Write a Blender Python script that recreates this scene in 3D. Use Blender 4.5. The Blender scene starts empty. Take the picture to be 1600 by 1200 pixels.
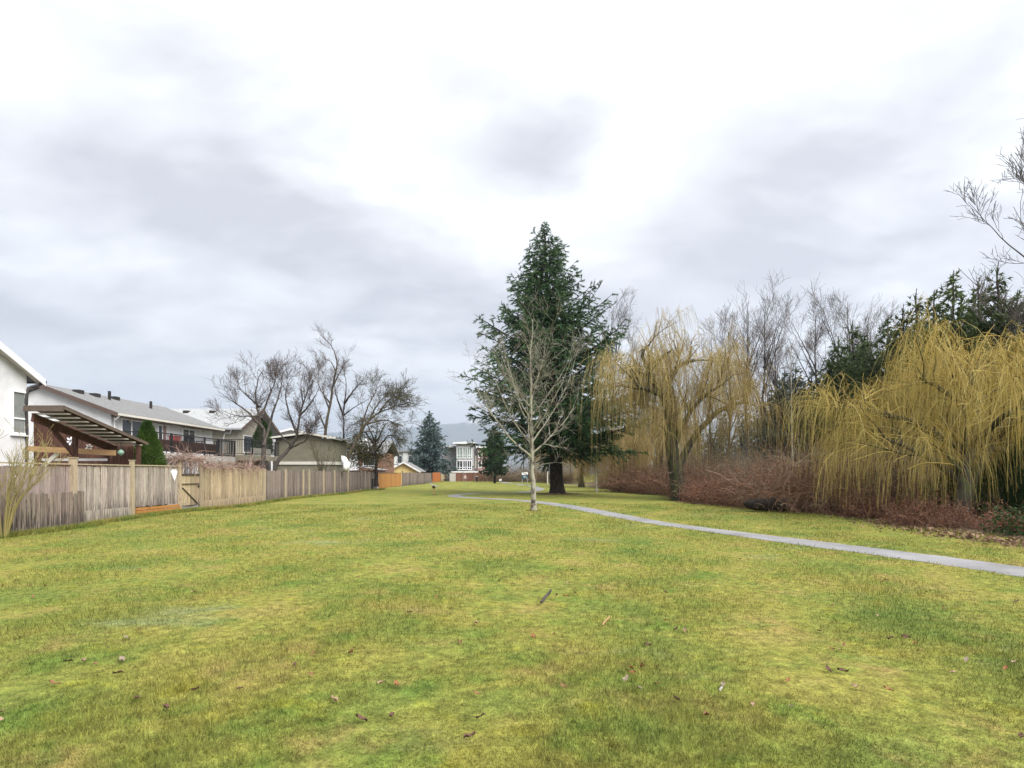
import bpy, math, random
import numpy as np
from math import radians as rad, sin, cos, pi

random.seed(7)
sc = bpy.context.scene
col = sc.collection
EYE = 1.6
F = 900.0                      # focal length in photo pixels (photo 1600 wide)

# ------------------------------------------------------------------ camera
cd = bpy.data.cameras.new('camera')
cam = bpy.data.objects.new('camera', cd)
col.objects.link(cam)
cam.location = (0, 0, EYE)
cam.rotation_euler = (rad(90), 0, 0)
cd.sensor_width = 36
cd.lens = 36 * F / 1600
cd.shift_y = 0.0875
cd.clip_start = 0.05
cd.clip_end = 30000
sc.camera = cam

# ------------------------------------------------------------------ light
SUN_EL, SUN_AZ = rad(41), rad(132)          # azimuth from +Y clockwise (behind-right of camera)
sd = bpy.data.lights.new('sun', 'SUN')
sd.energy = 1.5
sd.angle = rad(45)
sd.color = (1.0, 0.965, 0.92)
sun = bpy.data.objects.new('sun', sd)
col.objects.link(sun)
sx, sy, sz = sin(SUN_AZ) * cos(SUN_EL), cos(SUN_AZ) * cos(SUN_EL), sin(SUN_EL)
from mathutils import Vector
sun.rotation_euler = Vector((sx, sy, sz)).to_track_quat('Z', 'Y').to_euler()
sun.location = (0, -20, 40)

vs = sc.view_settings
vs.view_transform = 'Standard'
vs.look = 'None'
vs.exposure = 2.4
vs.gamma = 1.0
vs.use_curve_mapping = False
sc.cycles.max_bounces = 6
sc.cycles.diffuse_bounces = 3
sc.cycles.transparent_max_bounces = 12
sc.cycles.use_denoising = True

# ------------------------------------------------------------------ world: overcast cloud deck over a Nishita sky
wd = bpy.data.worlds.new('World')
sc.world = wd
wd.use_nodes = True
nt = wd.node_tree
nt.nodes.clear()
N, LK = nt.nodes.new, nt.links.new


def wmath(op, a, b=None, clamp=False):
    n = N('ShaderNodeMath'); n.operation = op; n.use_clamp = clamp
    for i, v in enumerate((a, b)):
        if v is None: continue
        if isinstance(v, (int, float)): n.inputs[i].default_value = v
        else: LK(v, n.inputs[i])
    return n.outputs[0]


def wvec(op, a, b):
    n = N('ShaderNodeVectorMath'); n.operation = op
    for i, v in enumerate((a, b)):
        if v is None: continue
        if isinstance(v, tuple): n.inputs[i].default_value = v
        else: LK(v, n.inputs[i])
    return n.outputs['Value'] if op == 'LENGTH' else n.outputs[0]


tc = N('ShaderNodeTexCoord')
direc = wvec('NORMALIZE', tc.outputs['Generated'], None)
sep = N('ShaderNodeSeparateXYZ'); LK(direc, sep.inputs[0])
zc = wmath('MAXIMUM', sep.outputs[2], 0.0)
den = wmath('ADD', zc, 0.22)
cmb = N('ShaderNodeCombineXYZ')
LK(wmath('DIVIDE', sep.outputs[0], den), cmb.inputs[0])
LK(wmath('DIVIDE', sep.outputs[1], den), cmb.inputs[1])
cmb.inputs[2].default_value = 3.7


def wnoise(scale, detail, rough, dist, vec):
    n = N('ShaderNodeTexNoise'); n.inputs['Scale'].default_value = scale
    n.inputs['Detail'].default_value = detail; n.inputs['Roughness'].default_value = rough
    n.inputs['Distortion'].default_value = dist; LK(vec, n.inputs['Vector'])
    return n


mp = N('ShaderNodeMapping'); mp.inputs['Scale'].default_value = (0.75, 1.0, 1.0); mp.inputs['Location'].default_value = (4.3, 1.9, 0)
LK(cmb.outputs[0], mp.inputs[0])
n1 = wnoise(0.9, 7, 0.52, 0.35, mp.outputs[0])
n2 = wnoise(2.9, 8, 0.58, 0.25, mp.outputs[0])
mixn = wmath('ADD', wmath('MULTIPLY', n1.outputs[0], 0.5), wmath('MULTIPLY', n2.outputs[0], 0.5))
# soft-edged single clouds of the deck, each at its own place on the sky
wob = wvec('MULTIPLY', wvec('SUBTRACT', n2.outputs['Color'], (0.5, 0.5, 0.5)), (0.35, 0.35, 0.2))
dw = wvec('ADD', direc, wob)
dark = None
for px, py, a, b, k in ((840, 250, .17, .075, .13), (230, 140, .36, .13, .12), (330, 270, .26, .12, .12), (1290, 280, .26, .11, .12),
                        (1500, 420, .35, .08, .08), (420, 440, .62, .10, .09), (1180, 420, .30, .09, .10), (150, 500, .45, .06, .07),
                        (700, 400, .30, .08, .06)):
    v = Vector(((px - 800) / F, 1, (740 - py) / F)).normalized()
    q = wvec('LENGTH', wvec('MULTIPLY', wvec('SUBTRACT', dw, tuple(v)), (1 / a, 1 / a, 1 / b)), None)
    mr = N('ShaderNodeMapRange'); mr.interpolation_type = 'SMOOTHSTEP'
    mr.inputs['From Min'].default_value = 1.35; mr.inputs['From Max'].default_value = 0.15
    mr.inputs['To Min'].default_value = 0; mr.inputs['To Max'].default_value = k
    LK(q, mr.inputs[0])
    dark = mr.outputs[0] if dark is None else wmath('ADD', dark, mr.outputs[0])
cloud = wmath('SUBTRACT', wmath('ADD', wmath('MULTIPLY', wmath('SUBTRACT', mixn, 0.5), 1.25), 0.525), wmath('MULTIPLY', dark, 0.72))
rp = N('ShaderNodeValToRGB')
LK(cloud, rp.inputs[0])
e = rp.color_ramp.elements
e[0].position = 0.30; e[0].color = (0.62, 0.615, 0.645, 1)
e[1].position = 0.52; e[1].color = (1.07, 1.07, 1.075, 1)
m = e.new(0.40); m.color = (0.82, 0.815, 0.84, 1)
grad = wmath('ADD', wmath('MULTIPLY', zc, 0.20), 1.05)
gm = N('ShaderNodeVectorMath'); gm.operation = 'SCALE'
LK(rp.outputs[0], gm.inputs[0]); LK(grad, gm.inputs['Scale'])
sky = N('ShaderNodeTexSky'); sky.sky_type = 'NISHITA'; sky.sun_disc = False
sky.sun_elevation = SUN_EL; sky.sun_rotation = SUN_AZ
sk = N('ShaderNodeVectorMath'); sk.operation = 'SCALE'; LK(sky.outputs[0], sk.inputs[0]); sk.inputs['Scale'].default_value = 0.25     # times the background strength below
mx = N('ShaderNodeMix'); mx.data_type = 'RGBA'; mx.inputs['Factor'].default_value = 0.94
LK(sk.outputs[0], mx.inputs['A']); LK(gm.outputs[0], mx.inputs['B'])
bg = N('ShaderNodeBackground'); bg.inputs['Strength'].default_value = 0.20
LK(mx.outputs['Result'], bg.inputs[0])
wo = N('ShaderNodeOutputWorld'); LK(bg.outputs[0], wo.inputs[0])

# ------------------------------------------------------------------ helpers


def W(px, py, d):
    """a photo pixel at a chosen distance -> a point in the place"""
    return ((px - 800) / F * d, d, EYE + (740 - py) / F * d)


def dz(px, x):               # distance along the corridor at which offset x shows at column px
    return x * F / (px - 800)


def hgt(x, y):
    """gentle lie of the lawn (numpy friendly)"""
    x = np.asarray(x, float); y = np.asarray(y, float)
    fade = np.clip((140 - np.abs(y)) / 60, 0, 1) * np.clip((60 - np.abs(x)) / 25, 0, 1)
    h = (0.05 * np.sin(x * 0.31 + 0.6) * np.cos(y * 0.17) + 0.035 * np.sin(y * 0.43 + x * 0.21 + 1.0)
         + 0.015 * np.sin(x * 0.9 + y * 0.6))
    return h * fade


PROPS = ('label', 'category', 'group', 'kind')


def tag(o, label=None, cat=None, group=None, kind=None):
    for k, v in zip(PROPS, (label, cat, group, kind)):
        if v: o[k] = v
    return o


ROOT = {}


def thing(name, label, cat, loc=(0, 0, 0), group=None, rz=0):
    o = bpy.data.objects.new(name, None)
    col.objects.link(o)
    o.location = loc
    o.rotation_euler = (0, 0, rz)
    o.empty_display_size = 0.3
    ROOT[o.name] = np.array(loc, float)
    return tag(o, label, cat, group)


def mkmesh(name, V, Fs, mat=None, smooth=False, shade=None):
    """V (n,3); Fs an (m,k) int array or a list of such"""
    if not isinstance(Fs, (list, tuple)): Fs = [Fs]
    Fs = [np.asarray(f, np.int32) for f in Fs if len(f)]
    me = bpy.data.meshes.new(name)
    V = np.asarray(V, np.float32)
    me.vertices.add(len(V)); me.vertices.foreach_set('co', V.ravel())
    tot = sum(f.size for f in Fs); np_ = sum(len(f) for f in Fs)
    me.loops.add(tot); me.polygons.add(np_)
    me.loops.foreach_set('vertex_index', np.concatenate([f.ravel() for f in Fs]))
    starts = []; s = 0
    for f in Fs:
        starts.append(s + np.arange(len(f)) * f.shape[1]); s += f.size
    me.polygons.foreach_set('loop_start', np.concatenate(starts).astype(np.int32))
    me.polygons.foreach_set('use_smooth', np.full(np_, smooth, bool))
    if shade is not None:
        a = me.attributes.new('shade', 'FLOAT', 'POINT'); a.data.foreach_set('value', np.asarray(shade, np.float32))
    me.update(calc_edges=True)
    if mat: me.materials.append(mat)
    return me


def link(name, me, parent=None, loc=None):
    o = bpy.data.objects.new(name, me)
    col.objects.link(o)
    if parent is not None:
        o.parent = parent
    if loc is not None: o.location = loc
    return o


def rootloc(p):
    while p is not None and p.parent is not None: p = p.parent
    return ROOT.get(p.name, np.zeros(3)) if p is not None else np.zeros(3)


class Geo:
    def __init__(s): s.V = []; s.Q = []; s.T = []; s.S = []; s.n = 0

    def add(s, V, F, shade=0.5):
        V = np.asarray(V, float).reshape(-1, 3); F = np.asarray(F, int)
        (s.Q if F.shape[1] == 4 else s.T).append(F + s.n)
        s.V.append(V); s.S.append(np.broadcast_to(np.asarray(shade, float), (len(V),)).copy()); s.n += len(V)
        return s

    def box(s, a, b, shade=0.5):
        x0, y0, z0 = a; x1, y1, z1 = b
        V = [(x0, y0, z0), (x1, y0, z0), (x1, y1, z0), (x0, y1, z0), (x0, y0, z1), (x1, y0, z1), (x1, y1, z1), (x0, y1, z1)]
        return s.add(V, BOXF, shade)

    def beam(s, p, q, w, h, up=(0, 0, 1)):
        """rectangular bar from p to q, w across, h along 'up'"""
        p = Vector(p); q = Vector(q); t = (q - p).normalized(); u = Vector(up)
        r = t.cross(u)
        if r.length < 1e-4: r = t.cross(Vector((1, 0, 0)))
        r.normalize(); u = r.cross(t).normalized()
        V = []
        for c in (p, q):
            for a, b in ((-1, -1), (1, -1), (1, 1), (-1, 1)):
                V.append(c + r * (a * w / 2) + u * (b * h / 2))
        return s.add([tuple(v) for v in V], BOXF)

    def prism(s, poly, axis, a, b):
        """poly: 2-D points; extruded along axis 'x','y' or 'z' from a to b"""
        n = len(poly); V = []
        for c in (a, b):
            for (u, v) in poly:
                V.append({'x': (c, u, v), 'y': (u, c, v), 'z': (u, v, c)}[axis])
        s.add(V, [(i, (i + 1) % n, n + (i + 1) % n, n + i) for i in range(n)])
        k = s.n - 2 * n
        for base in (0, n):
            for i in range(1, n - 1):
                s.T.append(np.array([[k + base, k + base + i, k + base + i + 1]]))
        return s

    def tubes(s, P, R, k=4, shade=0.5, cap=False):
        V, Fq = tubes(P, R, k)
        if np.ndim(shade) == 1: shade = np.repeat(shade, P.shape[1] * k)
        return s.add(V, Fq, shade)

    def mesh(s, name, mat, smooth=False, off=None):
        V = np.concatenate(s.V)
        if off is not None: V = V - np.asarray(off)
        fs = ([np.concatenate(s.Q)] if s.Q else []) + ([np.concatenate(s.T)] if s.T else [])
        return mkmesh(name, V, fs, mat, smooth, np.concatenate(s.S))

    def part(s, name, mat, parent=None, smooth=False):
        """world-coordinate geometry linked as a part of its thing"""
        return link(name, s.mesh(name, mat, smooth, rootloc(parent)), parent)


BOXF = [(0, 3, 2, 1), (4, 5, 6, 7), (0, 1, 5, 4), (1, 2, 6, 5), (2, 3, 7, 6), (3, 0, 4, 7)]


def nrm(v): return v / np.maximum(np.linalg.norm(v, axis=-1, keepdims=True), 1e-9)


def tubes(P, R, k):
    P = np.asarray(P, float); Nn, n, _ = P.shape
    R = np.broadcast_to(np.asarray(R, float), (Nn, n))
    t = nrm(np.gradient(P, axis=1))
    ref = np.where(np.abs(t[:, :1, 2:3]) > 0.8, np.array([1., 0, 0]), np.array([0, 0, 1.]))
    u = nrm(np.cross(t, np.broadcast_to(ref, t.shape))); v = np.cross(t, u)
    a = np.arange(k) * 2 * pi / k
    V = P[:, :, None, :] + R[:, :, None, None] * (u[:, :, None, :] * np.cos(a)[:, None] + v[:, :, None, :] * np.sin(a)[:, None])
    b = (np.arange(Nn) * n * k)[:, None, None] + (np.arange(n - 1) * k)[None, :, None]
    j = np.arange(k)[None, None, :]; j2 = (j + 1) % k
    Fq = np.stack(np.broadcast_arrays(b + j, b + j2, b + k + j2, b + k + j), -1).reshape(-1, 4)
    return V.reshape(-1, 3), Fq


def grow(S, D, L, n, rng, trop=(0, 0, 1), tw=0.0, nz=0.1, accel=False):
    S = np.asarray(S, float); d = nrm(np.asarray(D, float)); L = np.broadcast_to(np.asarray(L, float), (len(S),))
    P = np.empty((len(S), n + 1, 3)); P[:, 0] = S; tr = np.asarray(trop, float)
    for i in range(n):
        w = tw * ((i + 1) / n if accel else 1.0)
        d = nrm(d + tr * w + rng.normal(0, nz, d.shape))
        P[:, i + 1] = P[:, i] + d * (L / n)[:, None]
    return P


def spawn(P, R, cnt, t0, t1, ang, rng, wlen=True, up=0.0):
    Nn, n, _ = P.shape
    R = np.broadcast_to(R, (Nn, n))
    ln = np.linalg.norm(np.diff(P, axis=1), axis=2).sum(1)
    p = ln / ln.sum() if wlen else None
    idx = rng.choice(Nn, cnt, p=p)
    tt = rng.uniform(t0, t1, cnt); t = tt * (n - 1); i = np.minimum(t.astype(int), n - 2); f = (t - i)[:, None]
    pos = P[idx, i] * (1 - f) + P[idx, i + 1] * f
    tan = nrm(P[idx, i + 1] - P[idx, i])
    r = R[idx, i] * (1 - f[:, 0]) + R[idx, i + 1] * f[:, 0]
    rn = rng.normal(size=(cnt, 3)); perp = nrm(rn - (rn * tan).sum(1, keepdims=True) * tan)
    a = rng.normal(ang, ang * 0.25, cnt)[:, None]
    D = tan * np.cos(a) + perp * np.sin(a); D[:, 2] += up
    return pos, nrm(D), r, tt, idx, ln[idx]


def poly(pts, n):
    """smooth polyline through hand-placed points (Catmull-Rom), n+1 points"""
    p = np.array(pts, float); p = np.vstack([2 * p[0] - p[1], p, 2 * p[-1] - p[-2]]); m = len(p) - 3
    out = []
    for k in range(n + 1):
        t = k / n * m; i = min(int(t), m - 1); f = t - i
        a, b, c, d = p[i:i + 4]
        out.append(0.5 * (2 * b + (c - a) * f + (2 * a - 5 * b + 4 * c - d) * f * f + (3 * b - a - 3 * c + d) * f ** 3))
    return np.array(out)


# ------------------------------------------------------------------ materials
def mnode(mat):
    t = mat.node_tree
    return t, t.nodes.new, t.links.new


def mat(name, cols, noise=6.0, scl=(1, 1, 1), rough=0.85, bump=0.0, detail=6, rnd=0.0, hue=0.0, spec=0.25, fine=None, metal=0.0, pos=None, bscale=None):
    """colour ramp over stretched noise; rnd = per-object brightness spread; fine = (scale, amount) of extra grain"""
    m = bpy.data.materials.new(name); m.use_nodes = True
    t, N, L = mnode(m); bs = t.nodes['Principled BSDF']
    bs.inputs['Roughness'].default_value = rough; bs.inputs['Specular IOR Level'].default_value = spec; bs.inputs['Metallic'].default_value = metal
    tc = N('ShaderNodeTexCoord'); mp = N('ShaderNodeMapping'); mp.inputs['Scale'].default_value = scl
    L(tc.outputs['Object'], mp.inputs[0])
    oi = N('ShaderNodeObjectInfo')
    if rnd or hue:
        sv = N('ShaderNodeVectorMath'); sv.operation = 'SCALE'; sv.inputs[0].default_value = (37, 71, 53); L(oi.outputs['Random'], sv.inputs['Scale'])
        L(sv.outputs[0], mp.inputs['Location'])
    nz = N('ShaderNodeTexNoise'); nz.inputs['Scale'].default_value = noise; nz.inputs['Detail'].default_value = detail; nz.inputs['Roughness'].default_value = 0.6
    L(mp.outputs[0], nz.inputs['Vector'])
    cr = N('ShaderNodeValToRGB'); L(nz.outputs[0], cr.inputs[0]); el = cr.color_ramp.elements
    if pos is None: pos = [0.32 + 0.36 * i / max(1, len(cols) - 1) for i in range(len(cols))]
    while len(el) < len(cols): el.new(0.5)
    for i, c in enumerate(cols): el[i].position = pos[i]; el[i].color = (*c, 1)
    out = cr.outputs[0]
    if fine:
        n2 = N('ShaderNodeTexNoise'); n2.inputs['Scale'].default_value = fine[0]; n2.inputs['Detail'].default_value = 4; L(mp.outputs[0], n2.inputs['Vector'])
        mr = N('ShaderNodeMapRange'); L(n2.outputs[0], mr.inputs[0]); mr.inputs['From Min'].default_value = .3; mr.inputs['From Max'].default_value = .7
        mr.inputs['To Min'].default_value = 1 - fine[1]; mr.inputs['To Max'].default_value = 1 + fine[1]
        vm = N('ShaderNodeVectorMath'); vm.operation = 'SCALE'; L(out, vm.inputs[0]); L(mr.outputs[0], vm.inputs['Scale']); out = vm.outputs[0]
    if rnd or hue:
        hs = N('ShaderNodeHueSaturation'); L(out, hs.inputs['Color'])
        mr = N('ShaderNodeMapRange'); L(oi.outputs['Random'], mr.inputs[0]); mr.inputs['To Min'].default_value = 1 - rnd; mr.inputs['To Max'].default_value = 1 + rnd
        L(mr.outputs[0], hs.inputs['Value'])
        if hue:
            mm = N('ShaderNodeMath'); mm.operation = 'MULTIPLY'; L(oi.outputs['Random'], mm.inputs[0]); mm.inputs[1].default_value = 7.31
            fr = N('ShaderNodeMath'); fr.operation = 'FRACT'; L(mm.outputs[0], fr.inputs[0])
            m2 = N('ShaderNodeMapRange'); L(fr.outputs[0], m2.inputs[0]); m2.inputs['To Min'].default_value = .5 - hue; m2.inputs['To Max'].default_value = .5 + hue
            L(m2.outputs[0], hs.inputs['Hue'])
        out = hs.outputs[0]
    L(out, bs.inputs['Base Color'])
    if bump:
        bp = N('ShaderNodeBump'); bp.inputs['Strength'].default_value = bump; bp.inputs['Distance'].default_value = 0.02
        if bscale:
            nb = N('ShaderNodeTexNoise'); nb.inputs['Scale'].default_value = bscale; nb.inputs['Detail'].default_value = 5; L(mp.outputs[0], nb.inputs['Vector']); L(nb.outputs[0], bp.inputs['Height'])
        else: L(nz.outputs[0], bp.inputs['Height'])
        L(bp.outputs[0], bs.inputs['Normal'])
    return m


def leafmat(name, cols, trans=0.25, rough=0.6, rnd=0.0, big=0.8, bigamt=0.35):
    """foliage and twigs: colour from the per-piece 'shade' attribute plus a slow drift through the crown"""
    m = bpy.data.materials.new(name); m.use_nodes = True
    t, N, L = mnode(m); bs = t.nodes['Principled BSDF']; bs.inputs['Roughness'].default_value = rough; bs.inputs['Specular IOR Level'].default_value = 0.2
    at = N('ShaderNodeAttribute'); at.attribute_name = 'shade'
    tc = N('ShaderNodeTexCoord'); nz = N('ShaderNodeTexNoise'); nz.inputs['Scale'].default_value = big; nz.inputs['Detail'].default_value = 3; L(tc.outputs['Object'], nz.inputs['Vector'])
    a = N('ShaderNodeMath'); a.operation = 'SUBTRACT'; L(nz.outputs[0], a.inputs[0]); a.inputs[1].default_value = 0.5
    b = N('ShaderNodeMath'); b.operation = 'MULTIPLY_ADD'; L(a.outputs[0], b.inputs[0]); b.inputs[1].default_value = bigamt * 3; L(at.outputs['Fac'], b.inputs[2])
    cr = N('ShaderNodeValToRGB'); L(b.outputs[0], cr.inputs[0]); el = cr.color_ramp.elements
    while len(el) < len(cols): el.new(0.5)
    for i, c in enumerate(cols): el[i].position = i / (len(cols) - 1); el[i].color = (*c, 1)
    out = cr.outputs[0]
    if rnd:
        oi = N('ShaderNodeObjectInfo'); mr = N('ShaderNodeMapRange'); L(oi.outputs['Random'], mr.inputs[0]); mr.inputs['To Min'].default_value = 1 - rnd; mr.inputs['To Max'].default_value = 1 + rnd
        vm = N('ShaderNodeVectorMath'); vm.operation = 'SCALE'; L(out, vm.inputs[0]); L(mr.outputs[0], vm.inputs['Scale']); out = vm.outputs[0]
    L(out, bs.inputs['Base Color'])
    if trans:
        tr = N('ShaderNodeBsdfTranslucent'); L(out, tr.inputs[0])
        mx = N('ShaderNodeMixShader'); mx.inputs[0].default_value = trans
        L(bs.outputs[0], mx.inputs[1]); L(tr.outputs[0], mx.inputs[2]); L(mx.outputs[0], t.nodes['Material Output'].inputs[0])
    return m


def plain(name, c, rough=0.6, var=0.12, noise=3.0, bump=0.0, metal=0.0, spec=0.3):
    return mat(name, [tuple(x * (1 - var) for x in c), tuple(min(1, x * (1 + var)) for x in c)], noise=noise, rough=rough, bump=bump, metal=metal, spec=spec)


M = {}
M['stucco'] = mat('stucco', [(.52, .52, .53), (.61, .61, .615), (.66, .66, .66)], noise=.9, rough=.95, bump=.25, bscale=60, fine=(25, .05))
M['trim'] = plain('white_trim', (.72, .72, .72), .6, .06)
M['offwhite'] = plain('offwhite_paint', (.54, .52, .46), .6, .08)
M['shingle'] = mat('grey_shingle', [(.13, .13, .135), (.19, .19, .19), (.25, .245, .24)], noise=9, scl=(1, 1, 1), rough=.95, bump=.4, fine=(60, .25))
M['shingle_pale'] = mat('pale_shingle', [(.24, .25, .26), (.33, .34, .345), (.40, .40, .40)], noise=7, rough=.95, bump=.4, fine=(50, .25))
M['fascia'] = plain('brown_fascia', (.10, .07, .06), .7)
M['gutter'] = plain('dark_gutter', (.035, .03, .03), .45)
M['black'] = plain('black_metal', (.022, .022, .024), .45)
M['dark'] = plain('dark_void', (.03, .028, .027), .8)
M['brownwood'] = mat('stained_brown_wood', [(.045, .022, .016), (.085, .04, .028), (.11, .055, .038)], noise=3, scl=(6, 6, 1), rough=.75, rnd=.2)
M['slat'] = plain('grey_slat', (.36, .33, .30), .8)
M['pale_slat'] = plain('pale_slat', (.62, .59, .55), .8)
M['edge'] = plain('weathered_brown_edge', (.10, .075, .06), .8, .2, 6)
M['tanwood'] = mat('tan_timber', [(.27, .16, .075), (.38, .24, .12)], noise=3, scl=(1, 1, 8), rough=.75)
M['orangewood'] = mat('orange_timber', [(.27, .125, .035), (.37, .18, .055), (.31, .15, .05)], noise=2.5, scl=(3, 3, 1), rough=.65, rnd=.12)
M['orangered'] = mat('orange_red_stain', [(.30, .095, .025), (.37, .125, .035)], noise=2.5, scl=(3, 3, 1), rough=.65, rnd=.1)
M['redbrown'] = mat('red_brown_stain', [(.13, .06, .042), (.19, .088, .06)], noise=2.5, scl=(3, 3, 1), rough=.75, rnd=.15)
M['beige'] = mat('beige_stucco', [(.29, .27, .22), (.36, .335, .275)], noise=2, rough=.95, bump=.2, bscale=60)
M['olive'] = mat('olive_siding', [(.155, .145, .105), (.20, .185, .135)], noise=2, rough=.8)
M['greyclad'] = plain('grey_cladding', (.34, .33, .33), .8, .06)
M['pinkclad'] = plain('dusky_brick', (.26, .17, .15), .85, .15, 20)
M['yellow'] = plain('pale_yellow_siding', (.68, .52, .22), .75, .07)
M['greypaint'] = plain('grey_paint', (.30, .31, .33), .6, .1)
M['deckgrey'] = plain('deck_fascia', (.40, .385, .36), .8, .08)
M['concrete'] = plain('concrete', (.36, .35, .33), .9, .12, 8)
M['glass'] = mat('window_glass', [(.02, .025, .03), (.05, .055, .06)], noise=1.2, rough=.08, spec=.6)
M['curtain'] = plain('window_curtain', (.20, .21, .20), .25, .2, 2)
M['skyglass'] = mat('green_glass', [(.17, .22, .20), (.26, .31, .29)], noise=1, rough=.12, spec=.6)
M['bluesign'] = plain('blue_sign', (.03, .10, .16), .5)
M['whitesheet'] = plain('white_sheet', (.80, .80, .82), .55, .06)


def woodmat(name, cols, rnd=.22, hue=.012, stain=0.6, zoff=0.0):
    """weathered fence wood: long vertical grain, dark damp streaks that climb from the foot of some boards"""
    m = mat(name, cols, noise=2.2, scl=(9, 9, .7), rough=.92, bump=.35, rnd=rnd, hue=hue, fine=(9, .22))
    t, N, L = mnode(m); bs = t.nodes['Principled BSDF']
    src = bs.inputs['Base Color'].links[0].from_socket
    tc = N('ShaderNodeTexCoord'); oi = N('ShaderNodeObjectInfo')
    sv = N('ShaderNodeVectorMath'); sv.operation = 'SCALE'; sv.inputs[0].default_value = (17, 31, 11); L(oi.outputs['Random'], sv.inputs['Scale'])
    mp = N('ShaderNodeMapping'); mp.inputs['Scale'].default_value = (14, 14, 1.1); L(tc.outputs['Object'], mp.inputs[0]); L(sv.outputs[0], mp.inputs['Location'])
    nz = N('ShaderNodeTexNoise'); nz.inputs['Scale'].default_value = 1.6; nz.inputs['Detail'].default_value = 5; L(mp.outputs[0], nz.inputs['Vector'])
    sp = N('ShaderNodeSeparateXYZ'); L(tc.outputs['Object'], sp.inputs[0])
    mr = N('ShaderNodeMapRange'); L(sp.outputs[2], mr.inputs[0]); mr.inputs['From Min'].default_value = .05; mr.inputs['From Max'].default_value = .95
    mr.inputs['To Min'].default_value = .20; mr.inputs['To Max'].default_value = -.12
    ad = N('ShaderNodeMath'); ad.operation = 'ADD'; L(nz.outputs[0], ad.inputs[0]); L(mr.outputs[0], ad.inputs[1])
    st = N('ShaderNodeMapRange'); L(ad.outputs[0], st.inputs[0]); st.inputs['From Min'].default_value = .57; st.inputs['From Max'].default_value = .70
    st.inputs['To Max'].default_value = stain
    mx = N('ShaderNodeMix'); mx.data_type = 'RGBA'; L(st.outputs[0], mx.inputs['Factor']); L(src, mx.inputs['A']); mx.inputs['B'].default_value = (.03, .026, .024, 1)
    L(mx.outputs['Result'], bs.inputs['Base Color'])
    return m


M['fence_grey'] = woodmat('weathered_grey_fence', [(.20, .165, .14), (.31, .265, .225), (.36, .315, .265)])
M['fence_pink'] = woodmat('weathered_pinkish_fence', [(.19, .145, .125), (.27, .215, .19), (.31, .255, .225)], stain=.4)
M['fence_dark'] = woodmat('weathered_brown_picket', [(.11, .085, .07), (.20, .16, .13), (.26, .21, .17)], stain=.75)
M['fence_tan'] = woodmat('weathered_tan_fence', [(.29, .215, .135), (.37, .29, .185), (.41, .325, .215)], stain=.45)
M['fence_brown'] = woodmat('weathered_brown_fence', [(.115, .09, .08), (.185, .15, .13), (.23, .185, .16)], rnd=.28, stain=.5)
M['post_tan'] = woodmat('weathered_post', [(.30, .245, .16), (.38, .32, .215)], rnd=.12, stain=.25)
M['post_grey'] = woodmat('grey_post', [(.24, .20, .16), (.33, .28, .225)], rnd=.15, stain=.3)
M['post_brown'] = woodmat('brown_post', [(.13, .10, .08), (.20, .155, .12)], rnd=.15, stain=.3)

M['bark_fir'] = mat('fir_bark', [(.012, .009, .008), (.03, .022, .018), (.055, .042, .03)], noise=4, scl=(3, 3, .7), rough=.95, bump=.8)
M['bark_grey'] = mat('grey_bark', [(.035, .03, .026), (.065, .055, .048), (.095, .082, .07)], noise=4, scl=(2, 2, .8), rough=.95, bump=.5)
M['bark_birch'] = mat('lichened_pale_bark', [(.07, .055, .045), (.22, .20, .16), (.30, .285, .23), (.22, .23, .11)], noise=4.5, scl=(1, 1, .7), rough=.95, bump=.5, pos=[.40, .46, .56, .66])
M['bark_mossy'] = mat('mossy_bark', [(.035, .028, .022), (.075, .06, .045), (.12, .11, .04)], noise=3, scl=(2, 2, .6), rough=.95, bump=.8)
M['bark_ivy'] = mat('dark_mossy_bark', [(.025, .02, .016), (.05, .045, .03), (.06, .075, .02)], noise=3, scl=(2, 2, .6), rough=.95, bump=.8)
M['twig_grey'] = leafmat('grey_twig', [(.045, .036, .032), (.08, .065, .06), (.12, .10, .09)], 0)
M['twig_red'] = leafmat('reddish_twig', [(.045, .033, .029), (.078, .058, .05), (.115, .09, .078)], 0)
M['twig_lichen'] = leafmat('lichened_twig', [(.12, .10, .08), (.20, .18, .14), (.28, .26, .21)], 0)
M['twig_olive'] = leafmat('olive_twig', [(.035, .03, .016), (.065, .058, .026), (.11, .10, .036)], 0)
M['twig_far'] = leafmat('far_grey_twig', [(.10, .085, .078), (.145, .122, .112), (.19, .165, .152)], 0, rnd=.15)
M['willow'] = leafmat('golden_willow_twig', [(.27, .20, .07), (.52, .405, .12), (.67, .54, .19), (.74, .64, .31)], .35, bigamt=.3, big=.5)
M['willow_dull'] = leafmat('dull_willow_twig', [(.20, .155, .075), (.38, .29, .115), (.54, .43, .175), (.62, .52, .28)], .3, bigamt=.35, big=.4)
M['willow_far'] = leafmat('far_willow_twig', [(.22, .155, .075), (.36, .26, .105), (.47, .36, .155), (.52, .41, .20)], .25, rnd=.12)
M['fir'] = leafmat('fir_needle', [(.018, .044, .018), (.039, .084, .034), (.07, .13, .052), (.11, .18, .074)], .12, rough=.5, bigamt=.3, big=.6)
M['spruce'] = leafmat('blue_spruce_needle', [(.03, .056, .05), (.075, .115, .105), (.17, .225, .215)], .1, rough=.5)
M['pine'] = leafmat('dark_conifer_needle', [(.012, .030, .012), (.028, .055, .02), (.05, .08, .028)], .1, rough=.5)
M['cedar'] = leafmat('cedar_frond', [(.05, .075, .026), (.09, .125, .044), (.14, .18, .065)], .15, rnd=.2)
M['cedar_dull'] = leafmat('dull_conifer', [(.055, .068, .045), (.095, .11, .072), (.14, .155, .10)], .15, rnd=.2)
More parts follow.
